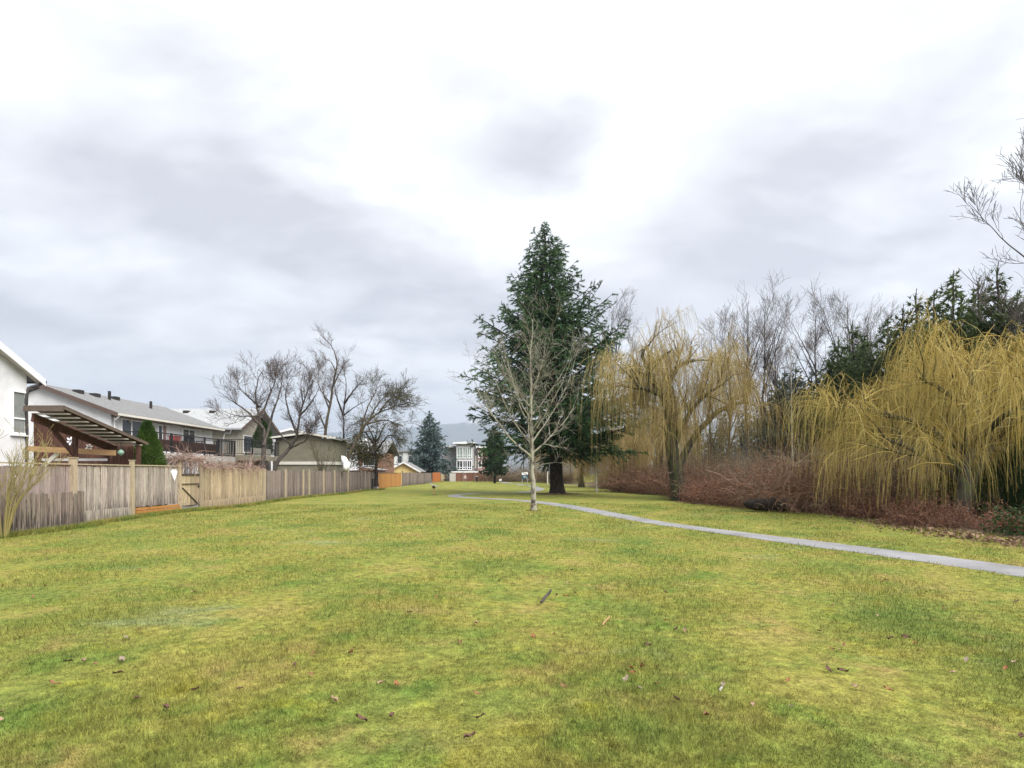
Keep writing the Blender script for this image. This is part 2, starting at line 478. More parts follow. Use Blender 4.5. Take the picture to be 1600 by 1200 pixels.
M['thuja'] = leafmat('thuja_frond', [(.018, .045, .008), (.045, .085, .014), (.08, .125, .025)], .15)
M['bramble'] = leafmat('bramble_cane', [(.10, .055, .036), (.21, .13, .085), (.33, .24, .17)], 0, rnd=.3)
M['bramble_leaf'] = leafmat('bramble_leaf', [(.11, .06, .035), (.13, .105, .055), (.14, .16, .10), (.19, .21, .15)], .2, rnd=.2)
M['ivy'] = leafmat('dark_ground_leaf', [(.012, .03, .008), (.03, .06, .015), (.05, .085, .025)], .15)
M['vine'] = leafmat('dry_vine', [(.15, .09, .07), (.26, .17, .135), (.34, .24, .20)], 0)
M['litter'] = leafmat('leaf_litter', [(.09, .05, .03), (.20, .12, .075), (.32, .21, .14)], .1)


# ---- lawn colour shared by the ground sheet and the grass blades
def lawn_nodes(m, blades):
    t, N, L = mnode(m); bs = t.nodes['Principled BSDF']; bs.inputs['Roughness'].default_value = .9 if not blades else .6
    bs.inputs['Specular IOR Level'].default_value = .1 if not blades else .2
    tc = N('ShaderNodeTexCoord')

    def noise(sc_, det, loc=(0, 0, 0), scl=(1, 1, 1)):
        mp = N('ShaderNodeMapping'); mp.inputs['Location'].default_value = loc; mp.inputs['Scale'].default_value = scl; L(tc.outputs['Object'], mp.inputs[0])
        n = N('ShaderNodeTexNoise'); n.inputs['Scale'].default_value = sc_; n.inputs['Detail'].default_value = det; n.inputs['Roughness'].default_value = .62; L(mp.outputs[0], n.inputs['Vector'])
        return n.outputs[0]

    def ramp(src, stops):
        c = N('ShaderNodeValToRGB'); L(src, c.inputs[0]); el = c.color_ramp.elements
        while len(el) < len(stops): el.new(.5)
        for i, (p, v) in enumerate(stops): el[i].position = p; el[i].color = (*v, 1)
        return c.outputs[0]

    def mix(f, a, b):
        x = N('ShaderNodeMix'); x.data_type = 'RGBA'
        if isinstance(f, float): x.inputs['Factor'].default_value = f
        else: L(f, x.inputs['Factor'])
        L(a, x.inputs['A'])
        if isinstance(b, tuple): x.inputs['B'].default_value = (*b, 1)
        else: L(b, x.inputs['B'])
        return x.outputs['Result']

    def rng_(src, a, b, lo=0., hi=1.):
        r = N('ShaderNodeMapRange'); L(src, r.inputs[0]); r.inputs['From Min'].default_value = a; r.inputs['From Max'].default_value = b
        r.inputs['To Min'].default_value = lo; r.inputs['To Max'].default_value = hi
        return r.outputs[0]

    base = ramp(noise(.55, 8), [(.30, (.115, .168, .036)), (.43, (.186, .214, .046)), (.54, (.243, .236, .053)), (.68, (.292, .253, .075))])
    tan = rng_(noise(1.3, 7, (13, 5, 0)), .55, .70, 0, .6)
    c = mix(tan, base, (.33, .225, .09))
    grn = rng_(noise(1.6, 6, (3, 41, 0)), .52, .70, 0, .7)
    c = mix(grn, c, (.105, .19, .032))
    pale = rng_(noise(.42, 5, (31, 7, 0), (.8, 1.3, 1)), .60, .74, 0, .65)
    c = mix(pale, c, (.23, .26, .13))
    bright = rng_(noise(2.3, 5, (7, 19, 0)), .58, .72, 0, .6)
    c = mix(bright, c, (.28, .265, .03))
    mott = rng_(noise(9, 6, (5, 5, 5)), .3, .7, .5, 1.42)
    vm = N('ShaderNodeVectorMath'); vm.operation = 'SCALE'; L(c, vm.inputs[0]); L(mott, vm.inputs['Scale']); c = vm.outputs[0]
    if blades:
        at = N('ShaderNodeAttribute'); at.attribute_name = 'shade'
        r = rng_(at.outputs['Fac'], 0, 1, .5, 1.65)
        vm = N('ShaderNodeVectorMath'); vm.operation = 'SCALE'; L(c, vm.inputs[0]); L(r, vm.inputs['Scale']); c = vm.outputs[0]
        L(c, bs.inputs['Base Color'])
        tr = N('ShaderNodeBsdfTranslucent'); L(c, tr.inputs[0]); mx = N('ShaderNodeMixShader'); mx.inputs[0].default_value = .3
        L(bs.outputs[0], mx.inputs[1]); L(tr.outputs[0], mx.inputs[2]); L(mx.outputs[0], t.nodes['Material Output'].inputs[0])
    else:
        fine = rng_(noise(45, 5, (1, 2, 3)), .3, .7, .6, 1.35)
        vm = N('ShaderNodeVectorMath'); vm.operation = 'SCALE'; L(c, vm.inputs[0]); L(fine, vm.inputs['Scale']); c = vm.outputs[0]
        L(c, bs.inputs['Base Color'])
        bp = N('ShaderNodeBump'); bp.inputs['Strength'].default_value = .8; bp.inputs['Distance'].default_value = .03; L(noise(30, 6), bp.inputs['Height']); L(bp.outputs[0], bs.inputs['Normal'])


M['lawn'] = bpy.data.materials.new('lawn_ground'); M['lawn'].use_nodes = True; lawn_nodes(M['lawn'], False)
M['blade'] = bpy.data.materials.new('grass_blade'); M['blade'].use_nodes = True; lawn_nodes(M['blade'], True)
M['path'] = mat('worn_asphalt', [(.19, .188, .19), (.25, .246, .25), (.30, .296, .30)], noise=.9, rough=.95, bump=.3, bscale=90, fine=(70, .18))
M['mountain'] = mat('forested_mountain', [(.03, .045, .04), (.06, .075, .06), (.09, .10, .085)], noise=.004, rough=1, detail=8)
M['snow'] = plain('snow', (.75, .77, .8), .8)

# ================================================================== SETTING
# ground: one sheet, fine near the camera, reaching past the mountain's foot
def axis(lo, hi, step, far):
    a = list(np.arange(lo, hi + 1e-6, step)); s = step; v = hi
    while v < far: s *= 1.45; v += s; a.append(min(v, far))
    s = step; v = lo
    while v > -far: s *= 1.45; v -= s; a.insert(0, max(v, -far))
    return np.array(a)


gx = axis(-30, 30, 1.0, 8500); gy = axis(-12, 130, 1.0, 8500)
GX, GY = np.meshgrid(gx, gy)
V = np.stack([GX, GY, hgt(GX, GY)], -1).reshape(-1, 3)
nx, ny = len(gx), len(gy)
ii, jj = np.meshgrid(np.arange(nx - 1), np.arange(ny - 1)); a0 = (jj * nx + ii).ravel()
g = link('ground', mkmesh('ground', V, np.stack([a0, a0 + 1, a0 + nx + 1, a0 + nx], 1), M['lawn'], True))
tag(g, 'mossy yellow green lawn of the park strip', 'lawn', kind='structure')

# path: S curve that swings left, doubles back and runs off behind the fir
pc = [(11.5, -6), (10.6, 0), (9.55, 5.2), (8.35, 8.9), (7.35, 11.4), (6.35, 14.0), (5.25, 18.4), (4.15, 23.2), (2.5, 28.2), (0.2, 33.8), (-2.2, 38.0),
      (-3.75, 40.6), (-4.3, 42.9), (-3.4, 45.4), (-1.2, 47.8), (1.4, 52.5), (2.9, 60), (2.6, 70), (1.2, 84), (-1.0, 100), (-2.5, 118)]
C = poly([(x, y, 0) for x, y in pc], 260)
T = nrm(np.gradient(C, axis=0)); Nn = np.stack([T[:, 1], -T[:, 0], T[:, 2] * 0], 1)
rng = np.random.default_rng(5)
wl = 0.46 + rng.normal(0, .02, len(C)); wr = 0.46 + rng.normal(0, .02, len(C))
rows = []
for k, fr in enumerate(np.linspace(-1, 1, 7)):
    off = np.where(fr < 0, wl, wr) * fr
    p = C + Nn * off[:, None]; p[:, 2] = hgt(p[:, 0], p[:, 1]) + .022 - .018 * abs(fr) ** 4
    rows.append(p)
Pv = np.stack(rows, 1); n = len(C); V = Pv.reshape(-1, 3)
q = np.array([(i * 7 + j, i * 7 + j + 1, (i + 1) * 7 + j + 1, (i + 1) * 7 + j) for i in range(n - 1) for j in range(6)])
tag(link('path', mkmesh('path', V, q, M['path'], True)), 'narrow grey asphalt path winding across the lawn', 'path', kind='structure')
PATH = C[:, :2]

M['yard'] = mat('yard_bounce_ground', [(.20, .175, .15), (.30, .275, .245), (.36, .345, .32)], noise=.8, rough=.95, bump=.3, bscale=20)
M['floor'] = mat('woodland_floor', [(.07, .05, .035), (.13, .09, .06), (.17, .125, .085)], noise=1.6, rough=1, bump=.6, bscale=14)


def sheet(name, x0, x1, y0, y1, m, label, edge=None):
    xs = np.linspace(x0, x1, 14); ys = np.arange(y0, y1 + .1, 2.0); A, B_ = np.meshgrid(xs, ys)
    if edge is not None: A = A + edge(B_) * (1 - (A - x0) / (x1 - x0))
    V = np.stack([A, B_, hgt(A, B_) + .012], -1).reshape(-1, 3); k = (np.arange(len(ys) - 1)[:, None] * 14 + np.arange(13)[None]).ravel()
    tag(link(name, mkmesh(name, V, np.stack([k, k + 1, k + 15, k + 14], 1), m, True)), label, 'ground', kind='structure')


sheet('yard', -44, -14.06, 6, 112, M['yard'], 'back yard ground hidden by the fence, added for neutral bounce light')  # unseen grey ground, added to keep lawn green from bouncing onto white walls
sheet('woodland_floor', 12.6, 60, 6, 108, M['floor'], 'leaf strewn woodland floor under the brambles', lambda y: .5 * np.sin(y * .35) - np.clip((y - 40) * .10, 0, 9) + np.where((y > 24) & (y < 40), -.7, 0))

# mountain ridge, about seven kilometres off
rng = np.random.default_rng(11)
mxs = np.linspace(-5200, 5200, 150); mys = np.linspace(5200, 8300, 34)
MX, MY = np.meshgrid(mxs, mys)


def fbm(x, y, seed, oct=5):
    r = np.random.default_rng(seed); o = np.zeros_like(x); a = 1.; f = 1.
    for _ in range(oct):
        for _ in range(3):
            th = r.uniform(0, 2 * pi); o += a * np.sin((x * cos(th) + y * sin(th)) * f + r.uniform(0, 6.28)) / 3
        a *= .5; f *= 2.03
    return o


prof = np.exp(-((MY - 7100) / 900) ** 2)
ridge = 610 + 95 * fbm(MX / 900, MY / 900, 3) + 60 * np.sin(MX / 1500 + 1.2) - 130 * np.clip((-900 - MX) / 1800, 0, 1)
MZ = prof * ridge + 26 * fbm(MX / 260, MY / 260, 8) * prof ** .5 - 12 * (1 - prof)
MZ = np.where((MY > 8250) | (MY < 5250), -0.5, MZ)
a0 = (np.arange(33)[:, None] * 150 + np.arange(149)[None]).ravel()
mm = mkmesh('mountain', np.stack([MX, MY, MZ], -1).reshape(-1, 3), np.stack([a0, a0 + 1, a0 + 151, a0 + 150], 1), M['mountain'], True)
t, N_, L_ = mnode(M['mountain']); bs = t.nodes['Principled BSDF']; src = bs.inputs['Base Color'].links[0].from_socket
tcn = N_('ShaderNodeTexCoord'); sp = N_('ShaderNodeSeparateXYZ'); L_(tcn.outputs['Object'], sp.inputs[0])
nzm = N_('ShaderNodeTexNoise'); nzm.inputs['Scale'].default_value = .006; nzm.inputs['Detail'].default_value = 8; L_(tcn.outputs['Object'], nzm.inputs['Vector'])
md = N_('ShaderNodeMath'); md.operation = 'MULTIPLY_ADD'; L_(nzm.outputs[0], md.inputs[0]); md.inputs[1].default_value = 260; L_(sp.outputs[2], md.inputs[2])
mr = N_('ShaderNodeMapRange'); L_(md.outputs[0], mr.inputs[0]); mr.inputs['From Min'].default_value = 715; mr.inputs['From Max'].default_value = 790; mr.inputs['To Max'].default_value = .85
mxn = N_('ShaderNodeMix'); mxn.data_type = 'RGBA'; L_(mr.outputs[0], mxn.inputs['Factor']); L_(src, mxn.inputs['A']); mxn.inputs['B'].default_value = (.75, .77, .8, 1); L_(mxn.outputs['Result'], bs.inputs['Base Color'])
tag(link('mountain', mm), 'distant blue forested mountain ridge with snow near the crest', 'mountain', kind='structure')

# air between here and the mountain
hz = Geo().box((-9000, -9000, -14), (9000, 9000, 930))
hm = bpy.data.materials.new('haze_air'); hm.use_nodes = True; hm.node_tree.nodes.clear()
pv = hm.node_tree.nodes.new('ShaderNodeVolumePrincipled'); pv.inputs['Color'].default_value = (.72, .83, 1.0, 1)
pv.inputs['Density'].default_value = 0.00020; pv.inputs['Anisotropy'].default_value = 0.2
ho = hm.node_tree.nodes.new('ShaderNodeOutputMaterial'); hm.node_tree.links.new(pv.outputs[0], ho.inputs['Volume'])
tag(hz.part('haze', hm), 'pale bluish air over the whole place', 'haze', kind='stuff')

# ------------------------------------------------------------------ grass blades (denser near the camera)
rng = np.random.default_rng(21)
NB = 430000
d = 1.9 * (30 / 1.9) ** rng.uniform(0, 1, NB); u = rng.uniform(-1.16, 1.16, NB)
bx = u * d + rng.normal(0, .6, NB); by = d
keep = (bx > -13.45) & (bx < 13.5)
dist = np.full(NB, 9.)
for k in range(0, len(PATH), 1):
    sel = np.abs(by - PATH[k, 1]) < 1.2
    if sel.any(): dist[sel] = np.minimum(dist[sel], np.hypot(bx[sel] - PATH[k, 0], by[sel] - PATH[k, 1]))
keep &= dist > rng.uniform(.34, .50, NB)
bx, by, d = bx[keep], by[keep], d[keep]
# longer, greener grass along the foot of the fence
n2 = 26000
fy = 13 * (60 / 13) ** rng.uniform(0, 1, n2); fx = -13.55 + np.abs(rng.normal(0, .16, n2)); fx += np.where(fy < 18.4, .30, 0)
bx = np.r_[bx, fx]; by = np.r_[by, fy]; d = np.r_[d, fy]
tr_ = np.concatenate([np.stack([cx + rr_ * np.cos(aa), cy + rr_ * np.sin(aa)], 1) for cx, cy, r0_, cnt in ((.955, 25.26, .15, 500), (3.44, 43.6, .66, 900), (-5.92, 43.6, .08, 120), (10.4, 35.2, .6, 900)) for aa in [rng.uniform(0, 2 * pi, cnt)] for rr_ in [r0_ + np.abs(rng.normal(0, .09, cnt))]])
bx = np.r_[bx, tr_[:, 0]]; by = np.r_[by, tr_[:, 1]]; d = np.r_[d, tr_[:, 1]]; n2 += len(tr_)
nb = len(bx); foot = np.arange(nb) >= nb - n2
clump = np.clip(.75 + .5 * fbm(bx * 2.1, by * 2.1, 4, 4), .25, 1.6)
h = rng.uniform(.014, .052, nb) * (1 + d / 22) * clump; h[foot] = rng.uniform(.05, .20, foot.sum()); h[nb - len(tr_):] *= .4
w = (.0026 + .00065 * d) * rng.uniform(.7, 1.3, nb)
az = rng.uniform(0, 2 * pi, nb); ln = rng.uniform(.1, 1.1, nb) * h; la = rng.uniform(0, 2 * pi, nb)
base = np.stack([bx, by, hgt(bx, by) - .004], 1); sd_ = np.stack([np.cos(az), np.sin(az), az * 0], 1) * (w / 2)[:, None]
tip = base + np.stack([np.cos(la) * ln, np.sin(la) * ln, h], 1)
V = np.stack([base - sd_, base + sd_, tip], 1).reshape(-1, 3)
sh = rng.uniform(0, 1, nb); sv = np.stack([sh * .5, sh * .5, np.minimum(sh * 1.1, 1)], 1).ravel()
tag(link('grass', mkmesh('grass', V, np.arange(nb * 3).reshape(-1, 3), M['blade'], False, sv)), 'short mossy grass blades covering the lawn', 'grass', kind='stuff')

# ------------------------------------------------------------------ things dropped on the grass
leaf_meshes = []
for k, c in enumerate([(.20, .10, .05), (.30, .20, .13), (.11, .06, .04), (.26, .11, .05), (.24, .19, .14)]):
    mt = plain('dead_leaf_%s' % 'abcde'[k], c, .8, .25, 30)
    r = np.random.default_rng(40 + k); rows = []
    for i, t in enumerate(np.linspace(0, 1, 6)):
        wv = .034 * sin(pi * min(1, t * .93 + .05)) * (1 + .25 * r.normal()); cz = .012 * t * t + .01 * r.random()
        rows.append([(t * .10 - .05, -wv, cz + .016 * r.random()), (t * .10 - .05, 0, cz), (t * .10 - .05, wv, cz + .02 * r.random())])
    V = np.array(rows).reshape(-1, 3); V = np.vstack([V, V - (0, 0, .0012)])
    Q = []
    for i in range(5):
        for j in range(2):
            a = i * 3 + j; Q.append((a, a + 3, a + 4, a + 1)); Q.append((18 + a, 18 + a + 1, 18 + a + 4, 18 + a + 3))
    leaf_meshes.append(mkmesh('fallen_leaf', V, np.array(Q), mt, True))
LAB = ['dry brown fallen leaf lying on the lawn', 'tan curled fallen leaf lying on the lawn', 'dark brown fallen leaf lying on the lawn',
       'orange brown fallen leaf lying on the lawn', 'pale greyish fallen leaf lying on the lawn']
rng = np.random.default_rng(77)
spots = [(303, 927, 1), (387, 868, 2), (130, 1038, 1), (190, 1037, 4), (196, 1001, 4), (375, 1089, 2), (306, 1090, 2), (1042, 970, 3), (1057, 985, 2), (1071, 987, 1),
         (985, 1052, 3), (988, 1060, 3), (1130, 1080, 4), (1000, 1090, 4), (1058, 1108, 4), (1175, 1115, 1), (834, 1000, 3), (880, 1086, 0), (978, 1073, 4), (1003, 1050, 0),
         (1012, 1012, 2), (1392, 1003, 2), (1416, 1001, 2), (1509, 1037, 4), (1570, 1053, 3), (1476, 954, 0), (1588, 940, 2), (1313, 1020, 1), (1388, 1086, 3), (1236, 1118, 4),
         (1230, 1071, 3), (1280, 990, 2), (1448, 925, 0), (1490, 1058, 1), (1430, 1010, 3), (720, 1010, 0), (640, 960, 2), (560, 900, 0), (460, 1050, 2), (85, 1075, 0),
         (250, 870, 0), (700, 870, 2), (780, 905, 0), (900, 925, 2), (884, 930, 3), (870, 929, 2), (1150, 905, 0), (1300, 950, 0), (620, 1085, 3), (520, 1110, 1), (745, 1100, 0), (415, 985, 4)]
for _ in range(55):
    dd_ = 3.3 * (11 / 3.3) ** rng.random(); spots.append((float(rng.uniform(-60, 1660)), 740 + EYE * F / dd_, int(rng.choice([0, 0, 2, 2, 1, 3]))))
for px, py, k in spots:
    dd = EYE * F / (py - 740); x = (px - 800) / F * dd
    o = link('fallen_leaf', leaf_meshes[k]); o.location = (x, dd, float(hgt(x, dd)) + .022)
    o.rotation_euler = (rng.normal(0, .25), rng.normal(0, .25), rng.uniform(0, 6.28)); s = rng.uniform(.5, .85); o.scale = (s, s * .8, s * 1.2)
    tag(o, LAB[k], 'leaf', 'fallen leaves on the lawn')


def stick(p, q, r, m, label, name='fallen_stick', stub=True):
    a = np.array(p); b = np.array(q); g = Geo(); rg = np.random.default_rng(int(abs(a[0] * 100)) + 3)
    P = np.linspace(a, b, 8); P[1:-1] += rg.normal(0, .0025, (6, 3)); g.tubes(P[None], np.array([[r * .55, r, r * 1.05, r, r * .9, r, r * .85, r * .4]]), 6)
    if stub:
        c = P[5]; g.tubes(np.linspace(c, c + np.array([.03, -.02, .035]), 3)[None], np.array([[r * .5, r * .4, r * .15]]), 5)
    o = g.part(name, m, None, True); tag(o, label, 'stick')


g3 = lambda px, py, z: ((px - 800) / F * (EYE * F / (py - 740)), EYE * F / (py - 740), z)
stick(g3(845, 946, .035), g3(862, 927, .05), .021, M['bark_grey'], 'short dark broken stick with pale end on the lawn')
stick(g3(941, 982, .035), g3(953, 969, .045), .010, M['tanwood'], 'small pale peeled twig lying on the lawn', stub=False)
stick(g3(1124, 1086, .03), g3(1131, 1076, .045), .009, M['slat'], 'tiny whitish wood chip lying on the lawn', 'wood_chip', False)

# ================================================================== FENCES
XF = -14.0


def board_mesh(name, w, h, th, m, top=0.0):
    g = Geo(); b = .004
    Vb = []
    for z in (0, h):
        for x, y in ((-th / 2, -w / 2 + b), (-th / 2 + b, -w / 2), (th / 2 - b, -w / 2), (th / 2, -w / 2 + b), (th / 2, w / 2 - b), (th / 2 - b, w / 2), (-th / 2 + b, w / 2), (-th / 2, w / 2 - b)):
            Vb.append((x, y, z))
    g.add(Vb, [(i, (i + 1) % 8, 8 + (i + 1) % 8, 8 + i) for i in range(8)])
    k = 0
    for base in (0, 8):
        for i in range(1, 7): g.T.append(np.array([[base, base + i, base + i + 1]]))
    return g.mesh(name, m)


def fence(name, label, y0, y1, x=XF, z0=.1, z1=1.85, bw=.14, gap=.006, m='fence_grey', posts=(), ph=2.0, pw=.11, pm='post_tan', cap=True, kick=False,
          rails=True, jit=.012, seed=1, axis='y', group='timber fences backing the lawn'):
    r = random.Random(seed); ym = (y0 + y1) / 2
    base = (x, ym, 0) if axis == 'y' else (ym, x, 0)
    t = thing(name, label, 'fence', base, group, 0 if axis == 'y' else -pi / 2)
    if axis == 'x':     # run along world X: build as a y-fence and turn it
        pass
    n = max(1, int((y1 - y0) / (bw + gap))); st = (y1 - y0) / n
    bm_ = board_mesh('board', st - gap, z1 - z0, .02, M[m])
    for i in range(n):
        y = y0 + (i + .5) * st - ym
        if any(abs(y + ym - p) < .02 for p in posts): pass
        gy_ = float(hgt(x, y + ym)) if axis == 'y' else 0
        o = link('board', bm_, t, (r.gauss(0, .004), y, z0 + gy_ * .6 + r.gauss(0, jit)))
        o.rotation_euler = (r.gauss(0, .008), r.gauss(0, .004), r.gauss(0, .02))
    if posts:
        pmesh = board_mesh('post', pw, ph + .1, pw, M[pm])
        capm = Geo().box((-pw * .62, -pw * .62, ph + .1), (pw * .62, pw * .62, ph + .135)).mesh('post_cap', M[pm])
        for p in posts:
            o = link('post', pmesh, t, (.045, p - ym, -.1 + r.gauss(0, .01)))
            if ph > z1 + .05: link('post_cap', capm, o)
    L = y1 - y0
    if rails:
        for zz in (z0 + .25, z1 - .3): link('rail', Geo().box((-.065, -L / 2, zz), (-.025, L / 2, zz + .09)).mesh('rail', M[pm]), t)
    if cap: link('cap_rail', Geo().box((-.06, -L / 2, z1 + .022), (.06, L / 2, z1 + .062)).mesh('cap_rail', M[pm]), t)
    if kick: link('kickboard', Geo().box((.014, -L / 2, -.03), (.05, L / 2, z0 + .16)).mesh('kickboard', M[m]), t)
    return t


Y = lambda px: dz(px, XF)
fence('picket_fence', 'low weathered brown picket fence with gaps standing before a taller fence', 13.0, 18.35, x=-13.62, z0=.03, z1=1.07, bw=.125, gap=.03, m='fence_dark', cap=False, rails=True, pm='post_brown', jit=.02, seed=2)
fence('board_fence', 'tall pinkish grey board fence rising behind the low picket fence', 12.4, Y(110), z1=1.86, bw=.19, m='fence_pink', posts=(Y(112),), ph=2.08, pw=.17, seed=3)
fence('board_fence', 'grey streaked board fence panel with a rotting kickboard at its foot', Y(117), Y(202), z0=.22, z1=1.86, bw=.15, posts=(Y(204.5),), ph=2.06, pw=.13, kick=True, seed=4)
fence('board_fence', 'grey board fence panel with black damp streaks and a white diamond on it', Y(208), Y(277), z0=.34, z1=1.87, bw=.14, posts=(Y(279),), ph=2.0, pw=.12, cap=True, seed=5)
fence('board_fence', 'light tan board fence with dry vine along its top beside the gate', Y(315), Y(410), z0=.22, z1=1.87, bw=.15, m='fence_tan', posts=(Y(314), Y(363.5), Y(402), Y(412)), ph=1.9, pw=.11, kick=True, cap=False, seed=6)
fence('board_fence', 'dark greyish brown board fence under the leaning bare trees', Y(414), Y(562), z0=.05, z1=1.76, bw=.15, m='fence_brown', posts=(Y(445), Y(473), Y(482), Y(505), Y(522), Y(543)), ph=1.84, pw=.09, pm='post_tan', cap=False, jit=.03, seed=7)
fence('board_fence', 'patched weathered fence section beside the orange panels', Y(563), Y(586), z0=.05, z1=1.8, bw=.2, m='fence_brown', posts=(Y(570), Y(577)), ph=1.8, pw=.12, pm='post_grey', cap=False, jit=.08, seed=8)
fence('board_fence', 'new honey orange fence panels between weathered grey ones', Y(588), Y(627), z0=.05, z1=1.66, bw=.3, gap=.012, m='orangewood', posts=(Y(587), Y(628)), ph=1.95, pw=.12, pm='post_brown', cap=True, seed=9)
fence('board_fence', 'grey brown fence in front of the yellow gabled shed', Y(629), Y(674), z0=.05, z1=1.72, bw=.25, gap=.012, m='fence_brown', posts=(Y(640), Y(651), Y(662)), ph=1.74, pw=.12, pm='post_brown', cap=False, seed=10)
fence('board_fence', 'short bright orange red fence panel under the blue spruce', Y(676), Y(688), z0=.05, z1=1.8, bw=.4, gap=.02, m='orangered', posts=(), cap=False, seed=11)
fence('board_fence', 'tan fence panel next to the pale grey gate', Y(689), Y(703), z0=.05, z1=1.5, bw=.4, gap=.02, m='fence_tan', posts=(), cap=False, seed=12)
# fence across the end of the lawn, before the apartments
t = thing('board_fence', 'reddish brown fence in front of the three storey apartments', 'fence', (-8.6, 113, 0), 'timber fences backing the lawn')
bmx = Geo().box((-.14, -.012, .1), (.14, .012, 1.75)).mesh('board', M['redbrown'])
for i in range(22): link('board', bmx, t, (-3.15 + i * .3, random.gauss(0, .008), random.gauss(0, .02)))
pmx = Geo().box((-.08, -.1, 0), (.08, .02, 1.9)).mesh('post', M['post_brown'])
for xx in (-3.35, -1.1, 1.1, 3.4): link('post', pmx, t, (xx, -.02, 0))
t = thing('garden_gate', 'pale grey boarded gate at the far end of the fence', 'gate', (-11.6, 112.5, 0))
bmx = Geo().box((-.11, -.02, .05), (.11, .02, 1.65)).mesh('board', M['deckgrey'])
for i in range(5): link('board', bmx, t, (-.48 + i * .24, 0, 0))
link('frame', Geo().box((-.62, .03, .3), (.62, .07, .42)).box((-.62, .03, 1.3), (.62, .07, 1.42)).mesh('frame', M['deckgrey']), t)

# gate with diagonal brace, arch and dry vine
y0, y1 = Y(281.5), Y(311.5); ym = (y0 + y1) / 2
t = thing('garden_gate', 'tan boarded garden gate with a dark diagonal brace', 'gate', (XF, ym, 0))
n = 8; st = (y1 - y0 - .1) / n
bmx = board_mesh('board', st - .008, 1.35, .02, M['fence_tan'])
for i in range(n): link('board', bmx, t, (0, y0 + .05 + (i + .5) * st - ym, .16 + .012 * abs(i - 3.5)))
M['brace'] = plain('dark_brace', (.07, .055, .045), .8)
for nm, p, q_ in (('brace', (.025, y0 + .1 - ym, 1.0), (.025, y1 - .2 - ym, .28)), ('rail', (.025, y0 + .06 - ym, 1.16), (.025, y1 - .06 - ym, 1.16)), ('rail', (.025, y0 + .06 - ym, .22), (.025, y1 - .06 - ym, .22))):
    link(nm, Geo().beam(p, q_, .03, .075, (1, 0, 0)).mesh(nm, M['brace']), t)
link('latch', Geo().box((.03, y1 - .18 - ym, 1.0), (.05, y1 - .08 - ym, 1.08)).mesh('latch', M['black']), t)
link('top_rail', Geo().box((.012, y0 + .05 - ym, 1.52), (.05, y1 - .05 - ym, 1.6)).mesh('top_rail', M['brace']), t)
for k in range(3): link('grille_bar', Geo().box((0, y0 + .35 + k * .35 - ym, 1.6), (.02, y0 + .37 + k * .35 - ym, 2.0)).mesh('grille_bar', M['brace']), t)

t = thing('trellis_arch', 'rustic wooden arch over the garden gate', 'arch', (XF, ym, 0))
for yy in (y0 - .07, y1 + .07):
    g = Geo().box((XF - .06, yy - .06, -.05), (XF + .06, yy + .06, 2.12)); g.part('post', M['post_tan'], t)
    g = Geo().box((XF - .95, yy - .05, -.05), (XF - .85, yy + .05, 2.12)); g.part('post', M['post_tan'], t)
for xx in (XF - .9, XF):
    Geo().box((xx - .04, y0 - .25, 2.12), (xx + .04, y1 + .25, 2.22)).part('beam', M['fence_dark'], t)
for k in range(6):
    yy = y0 - .1 + k * (y1 - y0 + .2) / 5
    Geo().box((XF - 1.1, yy - .03, 2.22), (XF + .2, yy + .03, 2.28)).part('slat', M['fence_dark'], t)

rng = np.random.default_rng(33)
vy = np.r_[rng.uniform(y0 - .3, y1 + .3, 150), rng.uniform(y1, Y(408), 260)]
vz = np.where(vy < y1 + .3, 2.2, 1.95) + rng.normal(0, .07, len(vy)); vx = XF + rng.normal(-.05, .14, len(vy))
P = grow(np.stack([vx, vy, vz], 1), np.stack([rng.normal(0, .35, len(vy)), rng.normal(0, 1, len(vy)), rng.normal(.1, .35, len(vy))], 1), rng.uniform(.4, 1.3, len(vy)), 7, rng, (0, 0, -1), .12, .28)
g = Geo().tubes(P, np.linspace(.013, .005, 8)[None], 4, rng.uniform(0, 1, len(P)))
for yy, zz in ((y0 - .15, 2.2), (y1 + .1, 2.2), (y1 + .2, 1.9)):
    P2 = np.linspace((XF + .08, yy, 0), (XF + .08, yy, zz), 9)[None] + rng.normal(0, .03, (1, 9, 3)); g.tubes(P2, .022, 5, .3)
o = g.part('dry_vine', M['vine']); tag(o, 'leafless pinkish brown vine draped over the gate arch and tan fence', 'vine')

# white diamond
p = W(271, 742, Y(271)); zc_ = p[2]; yc = p[1]
g = Geo().prism([(yc - .23, zc_ + .13), (yc - .10, zc_ + .23), (yc + .12, zc_ + .23), (yc + .24, zc_ + .13), (yc + .02, zc_ - .26)], 'x', XF + .022, XF + .036)
o = g.part('wall_plaque', M['whitesheet']); tag(o, 'white diamond shaped plaque on the grey fence beside the gate', 'plaque')
# orange timbers at the foot
t = thing('timber_edging', 'raised edging of fresh orange timbers at the foot of the grey fence', 'edging', (XF, Y(243), 0))
for z0_, z1_, xo in ((-.03, .10, .20), (.118, .21, .15), (.228, .325, .10)):
    Geo().box((XF + .03, Y(209), z0_), (XF + xo, Y(277), z1_)).part('timber', M['orangewood'], t)
# grey service box by the patched fence
yy = Y(582)
t = thing('service_pedestal', 'grey metal service pedestal standing against the patched fence', 'pedestal', (XF + .3, yy, 0))
Geo().box((XF + .12, yy - .3, -.05), (XF + .5, yy + .3, 1.1)).part('body', M['greypaint'], t)
Geo().box((XF + .08, yy - .35, 1.1), (XF + .54, yy + .35, 1.22)).part('lid', M['offwhite'], t)


